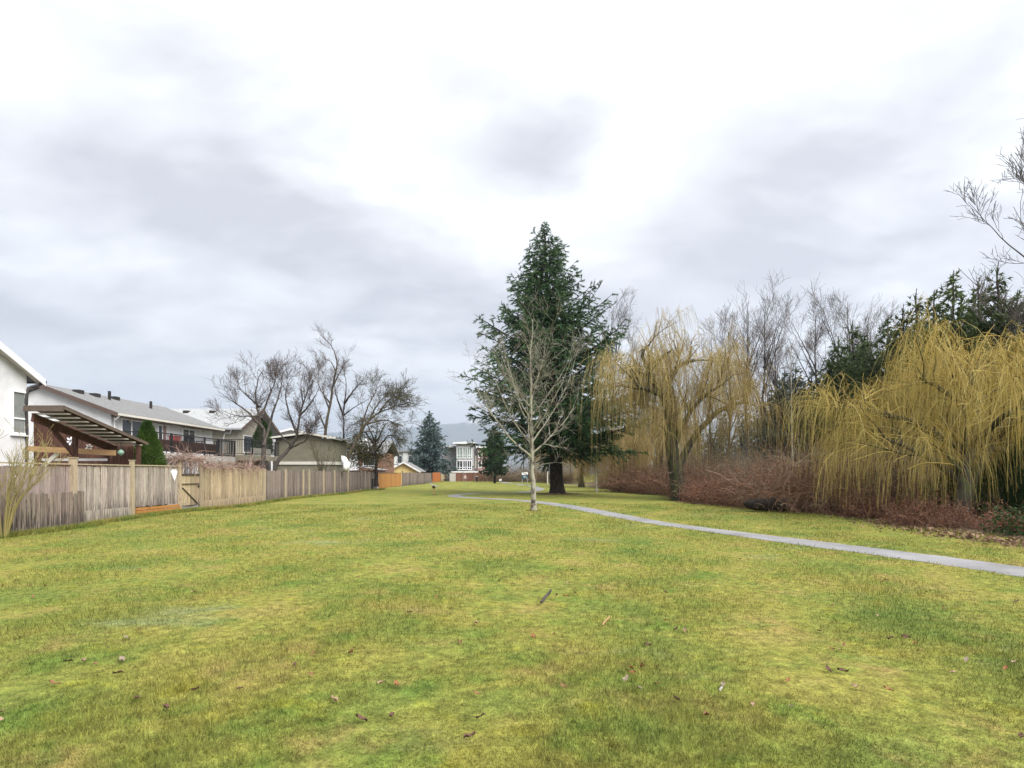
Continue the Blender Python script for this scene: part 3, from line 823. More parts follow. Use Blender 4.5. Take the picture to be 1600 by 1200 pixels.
# ================================================================== HOUSES
def window(t, plane, c, u0, u1, z0, z1, mull=(), bars=(), glass='glass', fr=.07, out=.05, fm='trim', sill=True, sgn=1):
    """window on plane 'x' (u runs along y) or 'y' (u runs along x) at coordinate c, facing sgn"""
    def bx(a, b, za, zb, o0, o1):
        lo, hi = sorted((c + sgn * o0, c + sgn * o1))
        return ((lo, a, za), (hi, b, zb)) if plane == 'x' else ((a, lo, za), (b, hi, zb))
    g = Geo(); g.box(*bx(u0, u1, z0, z1, .004, .015)); pane = g.part('window', M[glass], t)
    f = Geo()
    for a, b, za, zb in ((u0 - fr, u0, z0 - fr, z1 + fr), (u1, u1 + fr, z0 - fr, z1 + fr), (u0, u1, z1, z1 + fr), (u0, u1, z0 - fr, z0)):
        f.box(*bx(a, b, za, zb, .002, out))
    for mu in mull: f.box(*bx(mu - fr * .35, mu + fr * .35, z0, z1, .016, out * .8))
    for b_ in bars: f.box(*bx(u0, u1, b_ - fr * .35, b_ + fr * .35, .016, out * .75))
    f.part('frame', M[fm], pane)
    if sill: Geo().box(*bx(u0 - fr - .03, u1 + fr + .03, z0 - fr - .05, z0 - fr - .003, .002, out + .05)).part('sill', M[fm], pane)
    return pane


def slab(g, a, b, c, d_, th):
    """roof slab from four top corners, th thick"""
    V = [a, b, c, d_] + [(p[0], p[1], p[2] - th) for p in (a, b, c, d_)]
    g.add(V, BOXF_UP)


BOXF_UP = [(0, 1, 2, 3), (7, 6, 5, 4), (0, 4, 5, 1), (1, 5, 6, 2), (2, 6, 7, 3), (3, 7, 4, 0)]


def rail(t, p, q, h=1.05, every=.12, m='black', name='railing', panel=None):
    """deck railing from p to q (floor points) with posts, rails and separate balusters"""
    p = Vector(p); q = Vector(q); L = (q - p).length; n = int(L / every); dr = (q - p) / L
    top = Geo().beam(p + Vector((0, 0, h)), q + Vector((0, 0, h)), .06, .05).beam(p + Vector((0, 0, .1)), q + Vector((0, 0, .1)), .04, .04).part(name, M[m], t)
    bm_ = Geo().box((-.011, -.011, .12), (.011, .011, h - .025)).mesh('baluster', M[m])
    pm_ = Geo().box((-.035, -.035, 0), (.035, .035, h + .05)).mesh('railing_post', M[m])
    for i in range(n + 1):
        c = p + dr * (L * i / n) - Vector(rootloc(t))
        link('railing_post' if i % 14 == 0 or i == n else 'baluster', pm_ if i % 14 == 0 or i == n else bm_, top, c)


# --- house 1: white stucco, gable to the park, only its far end in view
xw, ye, yr = -19.0, 22.55, 17.6
zr, ze = 8.0, 5.45
t = thing('house', 'white stucco house with steep gable and dark downpipe behind the pergola', 'house', (xw, 18, 0))
g = Geo().prism([(12.65, -.1), (ye, -.1), (ye, ze), (yr, zr), (12.65, ze)], 'x', -29, xw); g.part('wall', M['stucco'], t)
g = Geo(); o_ = .34; sl = (zr - ze) / (ye - yr); ya = ye + .45; za = zr - sl * (ya - yr) + .16; zb = zr + .16
slab(g, (-29.4, yr, zb), (xw + o_, yr, zb), (xw + o_, ya, za), (-29.4, ya, za), .13)
slab(g, (-29.4, 12.2, za), (xw + o_, 12.2, za), (xw + o_, yr, zb), (-29.4, yr, zb), .13)
rf = g.part('roof', M['shingle'], t)
g = Geo()
for y_a, z_a, y_b, z_b in ((yr, zb - .02, ya, za - .02), (12.2, za - .02, yr, zb - .02)):
    g.prism([(y_a, z_a), (y_b, z_b), (y_b, z_b - .26), (y_a, z_a - .26)], 'x', xw + o_ + .003, xw + o_ + .045)
g.part('bargeboard', M['trim'], rf)
g = Geo().prism([(yr, zb - .135), (ya, za - .135), (ya, za - .16), (yr, zb - .16)], 'x', xw + .003, xw + o_); g.part('soffit', M['offwhite'], rf)
g = Geo().beam((-29.4, ya + .05, za - .12), (xw + o_, ya + .05, za - .12), .11, .11); g.part('gutter', M['gutter'], t)
P = poly([(xw + .25, ya + .02, za - .16), (xw + .2, ye + .25, za - .32), (xw + .07, ye - .06, za - .62), (xw + .07, ye - .07, 3), (xw + .07, ye - .07, .1)], 24)
Geo().tubes(P[None], .055, 8).part('downpipe', M['gutter'], t, True)
yy0, yy1 = dz(19, xw), dz(38, xw)
window(t, 'x', xw, yy0, yy1, 3.18, 4.72, bars=(3.72,), glass='curtain', fr=.085, out=.07)
g = Geo().box((-20.9, 21.0, 5.6), (-20.5, 21.35, 6.95)); ch = g.part('chimney', M['greypaint'], rf)
Geo().box((-21.02, 20.9, 7.02), (-20.38, 21.45, 7.10)).box((-20.85, 21.05, 6.95), (-20.8, 21.1, 7.02)).box((-20.6, 21.25, 6.95), (-20.55, 21.3, 7.02)).part('chimney_cap', M['black'], ch)

# --- house 2: long white house, gable to the camera, deck on the park side
xw, xr, yn, yf = -22.0, -25.7, 31.6, 42.3
ze, zr = 4.98, 6.35
t = thing('house', 'long white house with grey shingle roof and raised deck with black railing', 'house', (xw, 37, 0))
g = Geo().prism([(-29.4, -.1), (xw, -.1), (xw, ze), (xr, zr), (-29.4, ze)], 'y', yn, yf); g.part('wall', M['stucco'], t)
g = Geo(); sl = (zr - ze) / (xw - xr); xa = xw + .62; za = zr - sl * (xa - xr) + .17; zb = zr + .17; yA, yB = yn - .35, yf + .4
slab(g, (xr, yA, zb), (xa, yA, za), (xa, yB, za), (xr, yB, zb), .12)
slab(g, (-30.0, yA, za), (xr, yA, zb), (xr, yB, zb), (-30.0, yB, za), .12)
rf = g.part('roof', M['shingle'], t)
g = Geo().prism([(xr, zb - .01), (xa, za - .01), (xa, za - .24), (xr, zb - .24)], 'y', yA - .04, yA - .003); g.part('bargeboard', M['fascia'], rf)
Geo().beam((xa + .05, yA, za - .1), (xa + .05, yB, za - .1), .1, .12).part('gutter', M['offwhite'], t)
Geo().box((xw + .002, yn, za - .20), (xa, yf, za - .16)).part('soffit', M['fascia'], rf)
P = poly([(xa + .02, yA + .1, za - .18), (xw + .35, yA + .2, za - .38), (xw + .09, yn + .15, za - .6), (xw + .09, yn + .15, .1)], 18)
Geo().tubes(P[None], .045, 6).part('downpipe', M['trim'], t, True)
Geo().box((-28.8, yn - .05, 5.25), (-28.55, yn - .004, 5.5)).part('vent', M['greypaint'], t)
for (xx, yy, hh, w_) in ((-24.6, 35.2, .55, .06), (-24.2, 38.6, .5, .06), (-25.0, 33.2, .18, .2), (-25.1, 36.4, .18, .2), (-24.9, 34.4, .18, .2)):
    zz = zr - sl * (xx - xr) + .15
    Geo().box((xx - w_, yy - w_, zz - .05), (xx + w_, yy + w_, zz + hh)).part('roof_vent', M['dark'], rf)
yW = lambda px: dz(px, xw)
window(t, 'x', xw, yW(190), yW(222), 2.85, 4.65, mull=((yW(205)),), fr=.1, sill=False)
window(t, 'x', xw, yW(247), yW(252.5), 3.5, 4.6)
Geo().box((xw + .002, yW(254), 3.3), (xw + .08, yW(258), 4.6)).part('shutter', M['pinkclad'], t)
window(t, 'x', xw, yW(285.5), yW(303.5), 3.3, 4.55, mull=(yW(295),), fr=.1)
for yy in (33.1, 37.2, 41.0):
    Geo().box((xw + .02, yy - .05, 4.55), (xw + .14, yy + .05, 4.72)).part('wall_lamp', M['offwhite'], t)
xd, zd, ya_, yb_ = -18.5, 2.70, 29.6, 38.4
dk = Geo().box((xd, ya_, zd - .1), (xw, yb_, zd)).part('deck', M['deckgrey'], t)
Geo().box((xd + .003, ya_, zd - .36), (xd + .05, yb_, zd - .02)).box((xw, ya_ - .05, zd - .36), (xd, ya_ - .003, zd - .02)).part('fascia', M['deckgrey'], dk)
for yy in (29.9, 32.6, 35.4, 38.1): Geo().box((xd - .25, yy - .07, -.1), (xd - .1, yy + .07, zd - .1)).part('post', M['offwhite'], dk)
rail(t, (xd, ya_, zd), (xd, yb_, zd)); rail(t, (xd, yb_, zd), (xw, yb_, zd)); rail(t, (xw, ya_, zd), (xd, ya_, zd))
Geo().box((xd - .09, 30.4, zd + .1), (xd - .05, 36.1, zd + .72)).part('privacy_panel', M['brownwood'], t)
# furniture on the deck
tt = thing('patio_table', 'small dark patio table with a red box on the white house deck', 'table', (-20.2, 34.6, zd))
Geo().box((-20.6, 34.2, zd + .7), (-19.8, 35.0, zd + .75)).part('tabletop', M['black'], tt)
for a, b in ((-20.55, 34.25), (-19.85, 34.25), (-20.55, 34.95), (-19.85, 34.95)): Geo().box((a - .02, b - .02, zd), (a + .02, b + .02, zd + .7)).part('leg', M['black'], tt)
o = Geo().box((-20.45, 34.3, zd + .752), (-20.0, 34.8, zd + 1.1)).box((-20.47, 34.28, zd + 1.1), (-19.98, 34.82, zd + 1.16)).part('storage_box', plain('red_box', (.28, .06, .05), .6)); tag(o, 'small red lidded box on the patio table', 'box')
tt = thing('patio_chair', 'white moulded chair on the white house deck', 'chair', (-19.6, 37.0, zd))
Geo().box((-19.85, 36.75, zd + .42), (-19.35, 37.25, zd + .47)).part('seat', M['trim'], tt)
Geo().box((-19.85, 37.25, zd + .45), (-19.35, 37.3, zd + 1.0)).part('backrest', M['trim'], tt)
for a, b in ((-19.82, 36.78), (-19.38, 36.78), (-19.82, 37.26), (-19.38, 37.26)): Geo().box((a - .02, b - .02, zd), (a + .02, b + .02, zd + .42)).part('leg', M['trim'], tt)
# lattice and stacked pots below the deck edge
tt = thing('lattice_screen', 'pinkish grey lattice screen below the deck railing', 'screen', (-17.6, 31, 0))
for k in range(13): Geo().box((-17.62, 26.6 + k * .42, 1.8), (-17.58, 26.64 + k * .42, 2.55)).part('slat', M['fence_pink'], tt)
for zz in (1.9, 2.2, 2.5): Geo().box((-17.575, 26.5, zz), (-17.545, 31.8, zz + .05)).part('rail', M['fence_pink'], tt)
for yy in (26.6, 29.2, 31.7): Geo().box((-17.7, yy - .05, -.1), (-17.625, yy + .05, 2.55)).part('post', M['fence_pink'], tt)

# --- house 3: beige, gable to the park
xw, ya_, yb_ = -22.0, 46.0, 52.6
ym = (ya_ + yb_) / 2; ze, zr = 5.35, 7.0
t = thing('house', 'beige stucco house with pale grey roof and park facing gable', 'house', (xw, ym, 0))
Geo().prism([(ya_, -.1), (yb_, -.1), (yb_, ze), (ym, zr), (ya_, ze)], 'x', -33, xw).part('wall', M['beige'], t)
g = Geo(); sl = (zr - ze) / (ym - ya_); o_ = .6; zA = ze - sl * o_ + .16; zB = zr + .16; xo = xw + .7
slab(g, (-33.4, ya_ - o_, zA), (xo, ya_ - o_, zA), (xo, ym, zB), (-33.4, ym, zB), .12)
slab(g, (-33.4, ym, zB), (xo, ym, zB), (xo, yb_ + o_, zA), (-33.4, yb_ + o_, zA), .12)
rf = g.part('roof', M['shingle_pale'], t)
g = Geo()
for y_a, z_a, y_b, z_b in ((ya_ - o_, zA - .01, ym, zB - .01), (ym, zB - .01, yb_ + o_, zA - .01)):
    g.prism([(y_a, z_a), (y_b, z_b), (y_b, z_b - .25), (y_a, z_a - .25)], 'x', xo + .003, xo + .04)
g.part('bargeboard', M['fascia'], rf)
Geo().beam((-33.4, ya_ - o_ - .05, zA - .09), (xo, ya_ - o_ - .05, zA - .09), .1, .11).part('gutter', M['greypaint'], t)
for xx in (-27.4, -25.2): Geo().box((xx - .2, ym - 1.0, zr - .45), (xx + .2, ym - .6, zr - .1)).part('roof_vent', M['dark'], rf)
P = poly([(-22.2, ya_ - .5, zA - .15), (-22.4, ya_ - .25, zA - .4), (-23.0, ya_ - .06, zA - .8), (-23.0, ya_ - .06, .1)], 18); Geo().tubes(P[None], .05, 6).part('downpipe', M['trim'], t, True)
window(t, 'x', xw, 47.2, 48.6, 3.4, 4.7); window(t, 'y', ya_, -25.2, -24.0, 3.6, 4.8, sgn=-1, glass='dark', fm='greypaint')
dk = Geo().box((xw, 43.0, 2.9), (-19.4, 52, 3.0)).part('deck', M['deckgrey'], t)
Geo().box((-19.397, 43.0, 2.62), (-19.35, 52, 2.98)).box((xw, 42.95, 2.62), (-19.4, 42.997, 2.98)).part('fascia', M['olive'], dk)
for yy in (43.2, 47.5, 51.8): Geo().box((-19.7, yy - .08, -.1), (-19.54, yy + .08, 2.9)).part('post', M['beige'], dk)
rail(t, (-19.4, 43.0, 3.0), (-19.4, 52, 3.0), h=1.15, every=.15); rail(t, (xw, 43.0, 3.0), (-19.4, 43.0, 3.0), h=1.15, every=.15)
Geo().box((-19.5, 43.0, 3.06), (-19.46, 46.5, 3.55)).part('privacy_panel', M['offwhite'], t)

# --- house 4: white house with grey gable behind
t = thing('house', 'white rendered house with low grey gable roof behind the olive annexe', 'house', (-23, 66, 0))
Geo().prism([(-29, -.1), (-19.2, -.1), (-19.2, 5.1), (-23.6, 6.35), (-29, 5.0)], 'y', 62, 72).part('wall', M['stucco'], t)
g = Geo(); slab(g, (-23.6, 61.5, 6.5), (-18.6, 61.5, 5.1), (-18.6, 72.4, 5.1), (-23.6, 72.4, 6.5), .12); slab(g, (-29.6, 61.5, 5.0), (-23.6, 61.5, 6.5), (-23.6, 72.4, 6.5), (-29.6, 72.4, 5.0), .12)
rf = g.part('roof', M['shingle'], t)
Geo().prism([(-23.6, 6.49), (-18.6, 5.09), (-18.6, 4.86), (-23.6, 6.26)], 'y', 61.45, 61.497).prism([(-29.6, 4.99), (-23.6, 6.49), (-23.6, 6.26), (-29.6, 4.76)], 'y', 61.45, 61.497).part('bargeboard', M['trim'], rf)
window(t, 'y', 62, -25.6, -24.2, 3.3, 4.6, sgn=-1)
window(t, 'y', 62, -22.6, -21.2, 3.3, 4.6, sgn=-1)

# --- olive annexe with lap siding
t = thing('annexe', 'olive grey lap sided annexe with cream roof edge behind the brown fence', 'building', (-16.8, 50, 0))
x0, x1, ya_, yb_ = -19.7, -15.0, 48.0, 52.2
Geo().prism([(x0 + .05, -.1), (x1 - .05, -.1), (x1 - .05, 4.45), (-17.1, 4.8), (x0 + .05, 4.45)], 'y', ya_ + .05, yb_).part('wall', M['olive'], t)
for k in range(14):
    z = 2.62 + k * .135
    g = Geo()
    g.add([(x0, ya_ + .02, z + .135), (x1, ya_ + .02, z + .135), (x1, ya_ - .035, z), (x0, ya_ - .035, z), (x0, ya_ + .05, z + .135), (x1, ya_ + .05, z + .135), (x1, ya_ + .05, z), (x0, ya_ + .05, z)], BOXF_UP)
    g.add([(x1 - .02, ya_ - .01, z + .135), (x1 - .02, yb_, z + .135), (x1 + .035, yb_, z), (x1 + .035, ya_ - .01, z), (x1 - .05, ya_ - .01, z + .135), (x1 - .05, yb_, z + .135), (x1 - .05, yb_, z), (x1 - .05, ya_ - .01, z)], BOXF_UP)
    g.part('siding_board', M['olive'], t)
Geo().box((x0 - .03, ya_ - .06, 2.35), (x1 + .06, ya_ + .04, 2.6)).box((x1 - .04, ya_ + .043, 2.35), (x1 + .06, yb_, 2.6)).part('skirt_board', M['offwhite'], t)
g = Geo(); slab(g, (-17.1, ya_ - .45, 5.02), (x1 + .45, ya_ - .45, 4.62), (x1 + .45, yb_ + .3, 4.62), (-17.1, yb_ + .3, 5.02), .1); slab(g, (x0 - .45, ya_ - .45, 4.62), (-17.1, ya_ - .45, 5.02), (-17.1, yb_ + .3, 5.02), (x0 - .45, yb_ + .3, 4.62), .1)
rf = g.part('roof', M['shingle'], t)
Geo().prism([(-17.1, 5.01), (x1 + .45, 4.61), (x1 + .45, 4.47), (-17.1, 4.87)], 'y', ya_ - .49, ya_ - .453).prism([(x0 - .45, 4.61), (-17.1, 5.01), (-17.1, 4.87), (x0 - .45, 4.47)], 'y', ya_ - .49, ya_ - .453).part('bargeboard', M['offwhite'], rf)

# --- brown house behind the leaning apple tree
t = thing('house', 'brown house with grey roof and white dormer behind the leaning apple tree', 'house', (-20, 78, 0))
Geo().prism([(-27, -.1), (-17.2, -.1), (-17.2, 4.4), (-27, 4.4)], 'y', 76, 84).part('wall', mat('brown_siding', [(.16, .09, .06), (.22, .13, .085)], noise=2, rough=.85), t)
g = Geo(); slab(g, (-27.6, 75.3, 4.3), (-16.5, 75.3, 4.3), (-16.5, 80, 6.2), (-27.6, 80, 6.2), .14); slab(g, (-27.6, 80, 6.2), (-16.5, 80, 6.2), (-16.5, 84.6, 4.3), (-27.6, 84.6, 4.3), .14)
rf = g.part('roof', M['shingle'], t)
Geo().prism([(-20.4, 4.6), (-19.0, 4.6), (-19.0, 5.9), (-19.7, 6.3), (-20.4, 5.9)], 'y', 76.1, 79.5).part('dormer', M['trim'], rf)
window(t, 'y', 76, -22.5, -21.0, 2.7, 3.8, sgn=-1); window(t, 'y', 76, -19.6, -18.1, 2.7, 3.8, sgn=-1)

# --- low dark shed and yellow gabled shed
t = thing('garden_shed', 'low dark shed with shallow metal roof behind the orange fence', 'shed', (-16.2, 64, 0))
Geo().box((-17.6, 62.5, -.1), (-14.6, 66.5, 1.95)).part('wall', M['fascia'], t)
g = Geo(); slab(g, (-17.9, 62.2, 2.5), (-14.4, 62.2, 2.08), (-14.4, 66.9, 2.08), (-17.9, 66.9, 2.5), .06); g.part('roof', M['greypaint'], t)
t = thing('garden_shed', 'pale yellow shed with white trimmed gable peeking over the fence', 'shed', (-16.3, 90, 0))
Geo().prism([(-18.9, -.1), (-14.3, -.1), (-14.3, 1.95), (-16.5, 3.2), (-18.9, 1.95)], 'y', 88, 93).part('wall', M['yellow'], t)
g = Geo(); slab(g, (-16.5, 87.5, 3.42), (-13.9, 87.5, 1.95), (-13.9, 93.4, 1.95), (-16.5, 93.4, 3.42), .1); slab(g, (-19.3, 87.5, 1.9), (-16.5, 87.5, 3.42), (-16.5, 93.4, 3.42), (-19.3, 93.4, 1.9), .1)
rf = g.part('roof', M['shingle'], t)
Geo().prism([(-16.5, 3.41), (-13.9, 1.94), (-13.9, 1.72), (-16.5, 3.19)], 'y', 87.44, 87.497).prism([(-19.3, 1.89), (-16.5, 3.41), (-16.5, 3.19), (-19.3, 1.67)], 'y', 87.44, 87.497).part('bargeboard', M['trim'], rf)

# --- far grey-white townhouses
t = thing('townhouse_block', 'grey and white townhouse block left of the blue spruce', 'building', (-25, 128, 0))
Geo().box((-34, 124, -.1), (-20.8, 134, 6.3)).part('wall', M['greyclad'], t)
Geo().box((-34.5, 123.4, 6.3), (-20.3, 134.5, 6.65)).part('roof', M['greypaint'], t)
for k, xx in enumerate((-33, -30.6, -28.2, -25.8, -23.4)):
    Geo().box((xx, 123.75, .1), (xx + 1.0, 123.99, 6.1)).part('wall_panel', M['trim'], t)
    for z in (1.2, 3.9): window(t, 'y', 124, xx + 1.15, xx + 2.1, z, z + 1.5, fr=.12, sgn=-1, sill=False)

# --- three-storey apartments with a glazed bay
YA = 122.0
XA = lambda px, d=YA: (px - 800) / F * d
ZA = lambda py, d=YA: EYE + (740 - py) / F * d
t = thing('apartment_building', 'three storey grey apartment building with tall white framed bay windows', 'building', (XA(728), YA, 0))
Geo().box((XA(690), YA + 1.2, -.1), (XA(775), YA + 10, ZA(697))).part('wall', M['greyclad'], t)
Geo().box((XA(714), YA - 1.0, ZA(728)), (XA(740), YA + 1.4, ZA(694))).part('bay', M['greyclad'], t)
Geo().box((XA(746), YA + .3, -.1), (XA(754), YA + 1.3, ZA(702))).part('brick_panel', M['pinkclad'], t)
Geo().box((XA(755), YA + .6, -.1), (XA(775), YA + 1.3, ZA(702))).part('brick_panel', M['pinkclad'], t)
rf = Geo().prism([(XA(709), ZA(694)), (XA(744), ZA(694)), (XA(744), ZA(692)), (XA(728), ZA(690.6)), (XA(709), ZA(692))], 'y', YA - 1.8, YA + 4).part('roof', M['trim'], t)
Geo().box((XA(698), YA - .2, ZA(699)), (XA(709) - .02, YA + 10.3, ZA(696))).part('roof_edge', M['trim'], t)
Geo().box((XA(744) + .02, YA - .2, ZA(700)), (XA(776), YA + 10.3, ZA(697))).part('roof_edge', M['trim'], t)
for (za, zb, gl) in ((715.5, 699.5, 'skyglass'), (733.5, 720.5, 'glass')):
    for a, b in ((715.2, 723), (724.6, 730), (731.5, 737)):
        window(t, 'y', YA - 1.0, XA(a), XA(b), ZA(za), ZA(zb), mull=((XA(a) + XA(b)) / 2,), bars=(ZA(za) + (ZA(zb) - ZA(za)) * .25,), glass=gl, fr=.13, out=.12, sill=False, sgn=-1)
for za, zb in ((714, 706), (730, 720)): window(t, 'y', YA + .3, XA(748), XA(751.5), ZA(za), ZA(zb), fr=.1, sgn=-1)
Geo().box((XA(741.5), YA + .9, ZA(732)), (XA(744.5), YA + 1.19, ZA(712))).part('stair_window', M['offwhite'], t)
Geo().box((XA(707), YA - 3.2, ZA(738.4)), (XA(759), YA + 1.1, ZA(736.4))).part('canopy', M['trim'], t)
for px in (708.5, 728, 756): Geo().box((XA(px) - .25, YA - 3.0, -.1), (XA(px) + .25, YA - 2.6, ZA(738.4))).part('column', M['trim'], t)
for a, b in ((711, 717), (718.5, 726), (731, 744), (747, 753)): window(t, 'y', YA + 1.2, XA(a), XA(b), .8, 1.95, fr=.15, sgn=-1, sill=False, glass='glass')
o = thing('wheelie_bin', 'small dark bin with grey lid before the reddish fence', 'bin', (XA(745, 111), 111, 0))
Geo().prism([(XA(743.6, 111), .05), (XA(746.4, 111), .05), (XA(746.8, 111), 1.0), (XA(743.2, 111), 1.0)], 'y', 110.7, 111.3).part('body', M['black'], o)
Geo().box((XA(743, 111), 110.65, 1.0), (XA(747, 111), 111.35, 1.12)).part('lid', M['greypaint'], o)

# ------------------------------------------------------------------ pergola shelter in the near yard
t = thing('pergola_shelter', 'dark brown lean to pergola with pale roof slats beside the white house', 'pergola', (-16, 21.4, 0))
xl, xr_, yn_, yf_, zn, zf = -15.4, -14.42, 18.5, 22.4, 3.55, 2.66
for i in range(25):
    xb = -18.9 + (i + .5) * .158; zt = 3.62 if xb < -17.3 else 3.62 - (xb + 17.3) * .36
    Geo().box((xb - .075, 22.75, .1), (xb + .075, 22.78, zt)).part('board', M['brownwood'], t)
for xx, hh, zo in ((xl, .26, -.14), (xr_, .10, .09)):
    Geo().beam((xx, yn_, zn + zo), (xx, yf_, zf + zo), .08, hh).part('rafter', M['brownwood'], t)
for i in range(10):
    f = (i + .35) / 9.7; yy = yn_ + (yf_ - yn_) * f; zz = zn + (zf - zn) * f + .015
    Geo().beam((xl - .1, yy, zz), (xr_ + .1, yy, zz), .14, .04).part('slat', M['pale_slat'], t)
g = Geo(); slab(g, (xl - .15, yn_ - .15, zn + .225), (xr_ + .15, yn_ - .15, zn + .225), (xr_ + .15, yf_ + .15, zf + .165), (xl - .15, yf_ + .15, zf + .165), .03); g.part('roof_sheet', M['fascia'], t)
Geo().box((xl - .15, yn_ - .19, zn + .03), (xr_ + .15, yn_ - .155, zn + .19)).part('fascia', M['edge'], t)
Geo().beam((xr_ + .17, yn_ - .15, zn + .14), (xr_ + .17, yf_ + .15, zf + .10), .035, .11).part('fascia', M['edge'], t)
for xx, yy, zt in ((xl, 21.9, 2.62), (xr_ + .02, 22.2, 2.72), (xl, 20.3, 2.9)):
    Geo().box((xx - .065, yy - .065, -.1), (xx + .065, yy + .065, zt)).part('post', M['brownwood'], t)
Geo().beam((xl - .02, 19.2, 3.2), (xl - .02, 20.25, 2.3), .09, .13).part('knee_brace', M['brownwood'], t)
Geo().beam((-17.8, 21.2, 2.52), (-14.6, 21.2, 2.36), .09, .2).part('beam', M['tanwood'], t)
Geo().beam((-17.45, 21.3, 1.75), (-16.75, 21.3, 2.4), .06, .14).part('strut', M['offwhite'], t)
o = Geo().beam((-17.6, 21.6, 2.12), (-15.2, 21.6, 2.12), .09, .09).part('pipe', M['trim']); tag(o, 'long white plastic pipe lying under the pergola beam', 'pipe')


def star(c, r, label, m):
    g = Geo()
    for k in range(6):
        a = k * pi / 3 + .3
        p = np.array(c); dv = np.array([cos(a), 0, sin(a)]); sv = np.array([-sin(a), 0, cos(a)])
        V = [p + dv * .03, p + dv * r * .6 + sv * r * .20, p + dv * r, p + dv * r * .6 - sv * r * .20]
        V = V + [v + np.array([0, .02, 0]) for v in V]
        g.add(V, BOXF_UP)
    o = g.part('star_ornament', M[m]); tag(o, label, 'ornament')


star(W(110, 689, 22.7), .20, 'white star shaped ornament on the brown pergola wall', 'whitesheet')
star(W(139, 699, 22.7), .17, 'smaller greyish star ornament low on the brown pergola wall', 'slat')
o = thing('lantern', 'round green glass lantern hanging at the low end of the pergola', 'lantern', W(189, 707, 21.0))
c = np.array(W(189, 707, 21.0)); zz = np.linspace(-.11, .11, 7); Geo().tubes((c + np.stack([zz * 0, zz * 0, zz], 1))[None], np.array([[.02, .07, .10, .11, .10, .07, .02]]), 10).part('globe', plain('green_glass_globe', (.16, .26, .20), .3), o, True)
Geo().box(tuple(c + (-.01, -.01, .1)), tuple(c + (.01, .01, .42))).part('hook', M['black'], o)

# white tarp heaped on the branch fork behind the fence
rng = np.random.default_rng(9); c = np.array(W(541, 722, 47.0)); V = []; nn = 9
for i in range(nn):
    for j in range(14):
        th = j / 14 * 2 * pi; ph = i / (nn - 1) * pi; r = 1 + .22 * rng.normal() * sin(ph)
        zo = cos(ph) * .75; V.append(c + np.array([sin(ph) * cos(th) * .30 * r - max(0, zo) * .4, sin(ph) * sin(th) * .25 * r, zo * r * .8 - .1]))
q = [(i * 14 + j, i * 14 + (j + 1) % 14, (i + 1) * 14 + (j + 1) % 14, (i + 1) * 14 + j) for i in range(nn - 1) for j in range(14)]
o = Geo().add(V, q).part('tarpaulin', M['whitesheet'], None, True); tag(o, 'crumpled white tarpaulin caught on the leaning apple trunk', 'tarpaulin')

# ------------------------------------------------------------------ signs and poles on the lawn
def gp(px, py):
    d = EYE * F / (py - 740); x = (px - 800) / F * d
    return x, d, float(hgt(x, d))


x, d, z = gp(678, 773)
t = thing('lectern_sign', 'small weathered wooden sign post with tilted board on the lawn', 'sign', (x, d, z))
Geo().beam((x + .03, d, z - .1), (x - .02, d, z + .62), .10, .10, (0, 1, 0)).part('post', M['tanwood'], t)
Geo().box((x - .12, d - .1, z + .52), (x + .1, d + .1, z + .68)).part('bracket', M['brownwood'], t)
g = Geo(); slab(g, (x - .32, d - .2, z + .86), (x + .30, d - .2, z + .64), (x + .30, d + .22, z + .66), (x - .32, d + .22, z + .88), .05); bd = g.part('board', M['slat'], t)
x, d, z = gp(820, 755)
t = thing('notice_board', 'blue park notice board with white header beside the path', 'sign', (x, d, z))
for s in (-1, 1): Geo().box((x + s * .42 - .05, d - .05, z - .1), (x + s * .42 + .05, d + .05, z + 1.9)).part('post', M['greypaint'], t)
b = Geo().box((x - .5, d - .09, z + .75), (x + .5, d - .053, z + 1.45)).part('panel', M['bluesign'], t)
Geo().box((x - .18, d - .105, z + 1.0), (x + .1, d - .093, z + 1.25)).part('emblem', M['offwhite'], b)
Geo().box((x - .5, d - .09, z + 1.47), (x + .5, d - .053, z + 1.9)).part('header', M['whitesheet'], t)
x, d, z = gp(782, 756)
t = thing('marker_sign', 'low white marker plate on a post near the dark conifer', 'sign', (x, d, z))
Geo().box((x - .04, d - .04, z - .1), (x + .04, d + .04, z + .5)).part('post', M['greypaint'], t)
Geo().beam((x - .22, d - .05, z + .52), (x + .2, d - .05, z + .62), .04, .28).part('plate', M['whitesheet'], t)
x, d, z = gp(727, 754.5)
t = thing('marker_sign', 'slim post with pinkish white plate before the apartments', 'sign', (x, d, z))
Geo().box((x - .04, d - .04, z - .1), (x + .04, d + .04, z + 1.1)).part('post', M['greypaint'], t)
Geo().prism([(x - .24, z + .75), (x + .24, z + .75), (x + .18, z + 1.25), (x, z + 1.35), (x - .18, z + 1.25)], 'y', d - .08, d - .045).part('plate', plain('pinkish_plate', (.62, .48, .46), .6), t)


def pole(px, py, top, r, label, m='offwhite'):
    x, d, z = gp(px, py); h = EYE + (740 - top) / F * d
    t = thing('light_pole', label, 'pole', (x, d, z))
    P = np.linspace((x, d, z - .1), (x - .04, d, h), 8)
    Geo().tubes(P[None], np.linspace(r, r * .7, 8)[None], 8).part('shaft', M[m], t, True)
    Geo().box((x - .16, d - .12, h), (x + .08, d + .12, h + .1)).part('lamp_head', M['greypaint'], t)
    Geo().tubes(np.linspace((x, d, z - .05), (x, d, z + .18), 2)[None], np.array([[r * 1.7, r * 1.5]]), 8).part('base', M['concrete'], t)


pole(932, 768.5, 690, .075, 'tall thin white pole between the fir and the willow')
pole(855.5, 757, 706, .09, 'slender pale pole behind the fir trunk')


